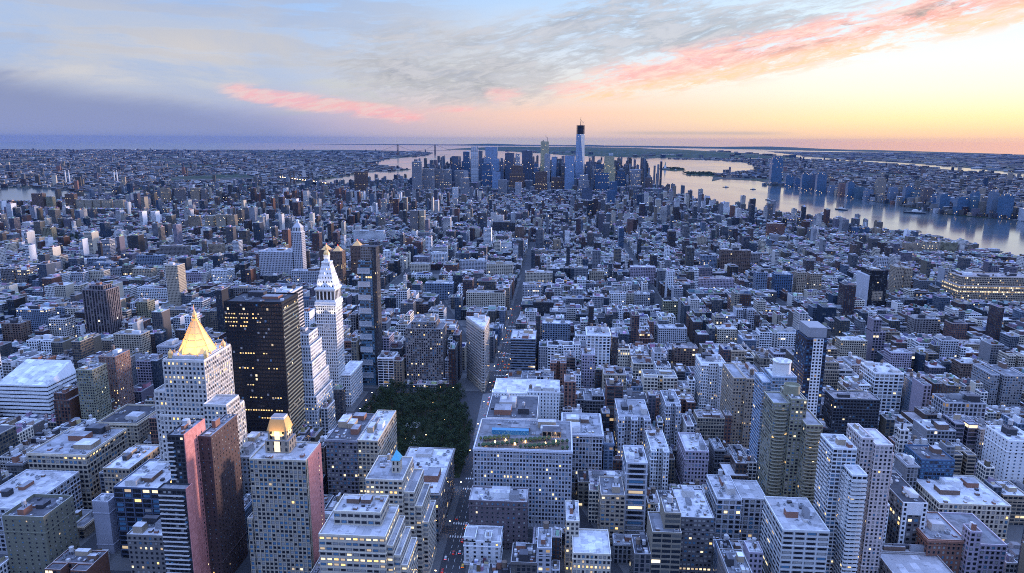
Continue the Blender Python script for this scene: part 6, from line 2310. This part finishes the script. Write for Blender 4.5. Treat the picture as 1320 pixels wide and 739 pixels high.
# ------------------------------------------------------------------ labels for the many: look first, then what stands beside them
bpy.context.view_layer.update()
ANCH = [('the gold pyramid tower', -296, 542, 110), ('the black glass slab', -288, 625, 120), ('the clock tower', -269, 775, 110), ('the slim blue glass tower', -245, 862, 110), ('the wedge-shaped tower', -98, 860, 50),
        ('the dark park', -160, 730, 0), ('the roof-garden block', -25, 533, 50), ('the olive balcony tower', 196, 548, 80), ('the white balcony tower', 204, 455, 80), ('the navy gridded tower', 250, 659, 90),
        ('the salmon slab', -254, 415, 90), ('the orange mansard tower', -186, 425, 80), ('the white banded block', -609, 722, 25), ('the striped dark tower', -730, 1030, 60), ('the slim tan slab', -711, 1220, 60),
        ('the distant lantern tower', -571, 1480, 90), ('the black mid-distance tower', 601, 1323, 60), ('the long glowing block', 880, 1420, 30), ('the dark gridded slab', 311, 700, 40), ('the light-court loft', 188, 800, 40),
        ('the round-capped tower', 200, 594, 100), ('the ribbed apartment tower', -172, 872, 50), ('the white-arched loft', 56, 890, 50), ('the white five-column block', 384, 790, 40), ('the notched grey slab', 533, 820, 35), ('the blue glass block', 333, 583, 35)]
AP = [(nm, *project(x, y, z)[:2]) for nm, x, y, z in ANCH]
ORD = ['nearest', 'second nearest', 'third nearest', 'fourth nearest', 'fifth nearest', 'sixth nearest', 'seventh nearest', 'eighth nearest', 'ninth nearest', 'tenth nearest']
ORD += [w + ' nearest' for w in ('eleventh', 'twelfth', 'thirteenth', 'fourteenth', 'fifteenth', 'sixteenth', 'seventeenth', 'eighteenth', 'nineteenth', 'twentieth')]
cells = {}
for r, L, nt, kd in NEAR_ROOTS:
    x, y, _ = project((L['x0'] + L['x1']) / 2, L['y0'], L['h'])
    nm, ax, ay = min(AP, key=lambda a: math.hypot(a[1] - x, (a[2] - y) * 1.3))
    dx_, dy_ = x - ax, y - ay
    rel = ('left of' if dx_ < 0 else 'right of') if abs(dx_) > abs(dy_) else ('beyond' if dy_ < 0 else 'in front of')
    cells.setdefault((nm, rel, L['c'], kd), []).append((math.hypot(dx_, dy_), r, L, nt))
KW = dict(row_house='row house', loft_building='loft', apartment_building='apartment block', office_building='wide block', apartment_tower='tall slab', office_tower='tall block')
for (nm, rel, c, kd), lst in cells.items():
    lst.sort(key=lambda a: a[0])
    for i, (_, r, L, nt) in enumerate(lst):
        roof = 'two roof tanks' if nt > 1 else 'one roof tank' if nt else ''
        o = '' if len(lst) == 1 else ORD[min(i, 19)] + ' such '
        lb = f"{WORD[c]} {KW[kd]}, {o}{rel} {nm}"
        r['label'] = f"{WORD[c]} {KW[kd]}{' with ' + roof if roof else ''}, {o}{rel} {nm}"
        if len(r['label'].split()) > 15:
            r['label'] = lb
mc = {}
for r, c in MIDROW:
    x, y, _ = project(r.location[0], r.location[1], 30)
    nm, ax, ay = min(AP, key=lambda a: math.hypot(a[1] - x, a[2] - y))
    rel = ('left of' if x < ax else 'right of') if abs(x - ax) > abs(y - ay) else ('beyond' if y < ay else 'in front of')
    mc.setdefault((c, r.name.split('.')[0], nm, rel), []).append((math.hypot(x - ax, y - ay), r))
for (c, kd, nm, rel), lst in mc.items():
    lst.sort(key=lambda a: a[0])
    for i, (_, r) in enumerate(lst):
        o = '' if len(lst) == 1 else ORD[i] + ' such '
        r['label'] = f"{WORD[c]} {'flats' if 'apart' in kd else 'offices'} standing above low roofs, {o}{rel} {nm}"
fs = sorted(FS_ROOTS, key=lambda a: project(*a[0].location)[0])
CW = dict(blueglass='blue glass', blue='navy', dark='dark glass', bluegrey='blue-grey', brick='red brick', teal='teal', tan='tan', brown='brown')
cnt = {}
for r, c, h, y in fs:
    cnt.setdefault(c, []).append(r)
for c, lst in cnt.items():
    for i, r in enumerate(lst):
        pos = 'the only one so coloured' if len(lst) == 1 else ('nearest' if i == 0 else ORD[i].split()[0]) + ' so coloured counting from the tallest tower'
        r['label'] = f"{CW[c]} tower on the far shore, {pos}"
bys = {}
for r, c, x, y in CAR_ROOTS:
    bys.setdefault(c, []).append((y, x, r))
for c, lst in bys.items():
    for i, (y, x, r) in enumerate(sorted(lst, key=lambda a: a[0])):
        lane = ('left kerb' if x < -80 else 'left lane' if x < -75 else 'right lane' if x < -70 else 'right kerb') if abs(y - round((y - 40) / 80.5) * 80.5 - 40) > 5 and x < -60 else 'cross street'
        place = 'before the park' if y < 612 else 'beside the park' if y < 845 else 'beyond the wedge tower'
        r['label'] = f"{c} {'taxi' if c == 'yellow' else 'car'} at the {lane} {place}"
        r['group'] = f"{c} {'taxis' if c == 'yellow' else 'cars'} at the {lane} {place}"
for r in LAMP_ROOTS:
    r['label'] = 'lit lamp with curved arm, one of the ' + r['group']
for r in TREE_ROOTS:
    r['label'] = 'leafy green tree, one of the ' + r['group']

HAZE_COL, HAZE_D = (0.02, 0.125, 0.42, 1.0), 0.9e-5

# ------------------------------------------------------------------ the air
mb = MB()
mb.box(-47000, 16500, -4000, 49500, -6.0, 470.0, 0, bottom=True)
hz = bpy.data.materials.new('haze')
hz.use_nodes = True
X.nt = hz.node_tree
X.nt.nodes.clear()
pv = X.nt.nodes.new('ShaderNodeVolumePrincipled')
pv.inputs['Color'].default_value = HAZE_COL
pv.inputs['Density'].default_value = HAZE_D
pv.inputs['Anisotropy'].default_value = 0.0
ho = X.nt.nodes.new('ShaderNodeOutputMaterial')
X.nt.links.new(pv.outputs[0], ho.inputs['Volume'])
tag(obj('haze', mb, hz), kind='stuff')
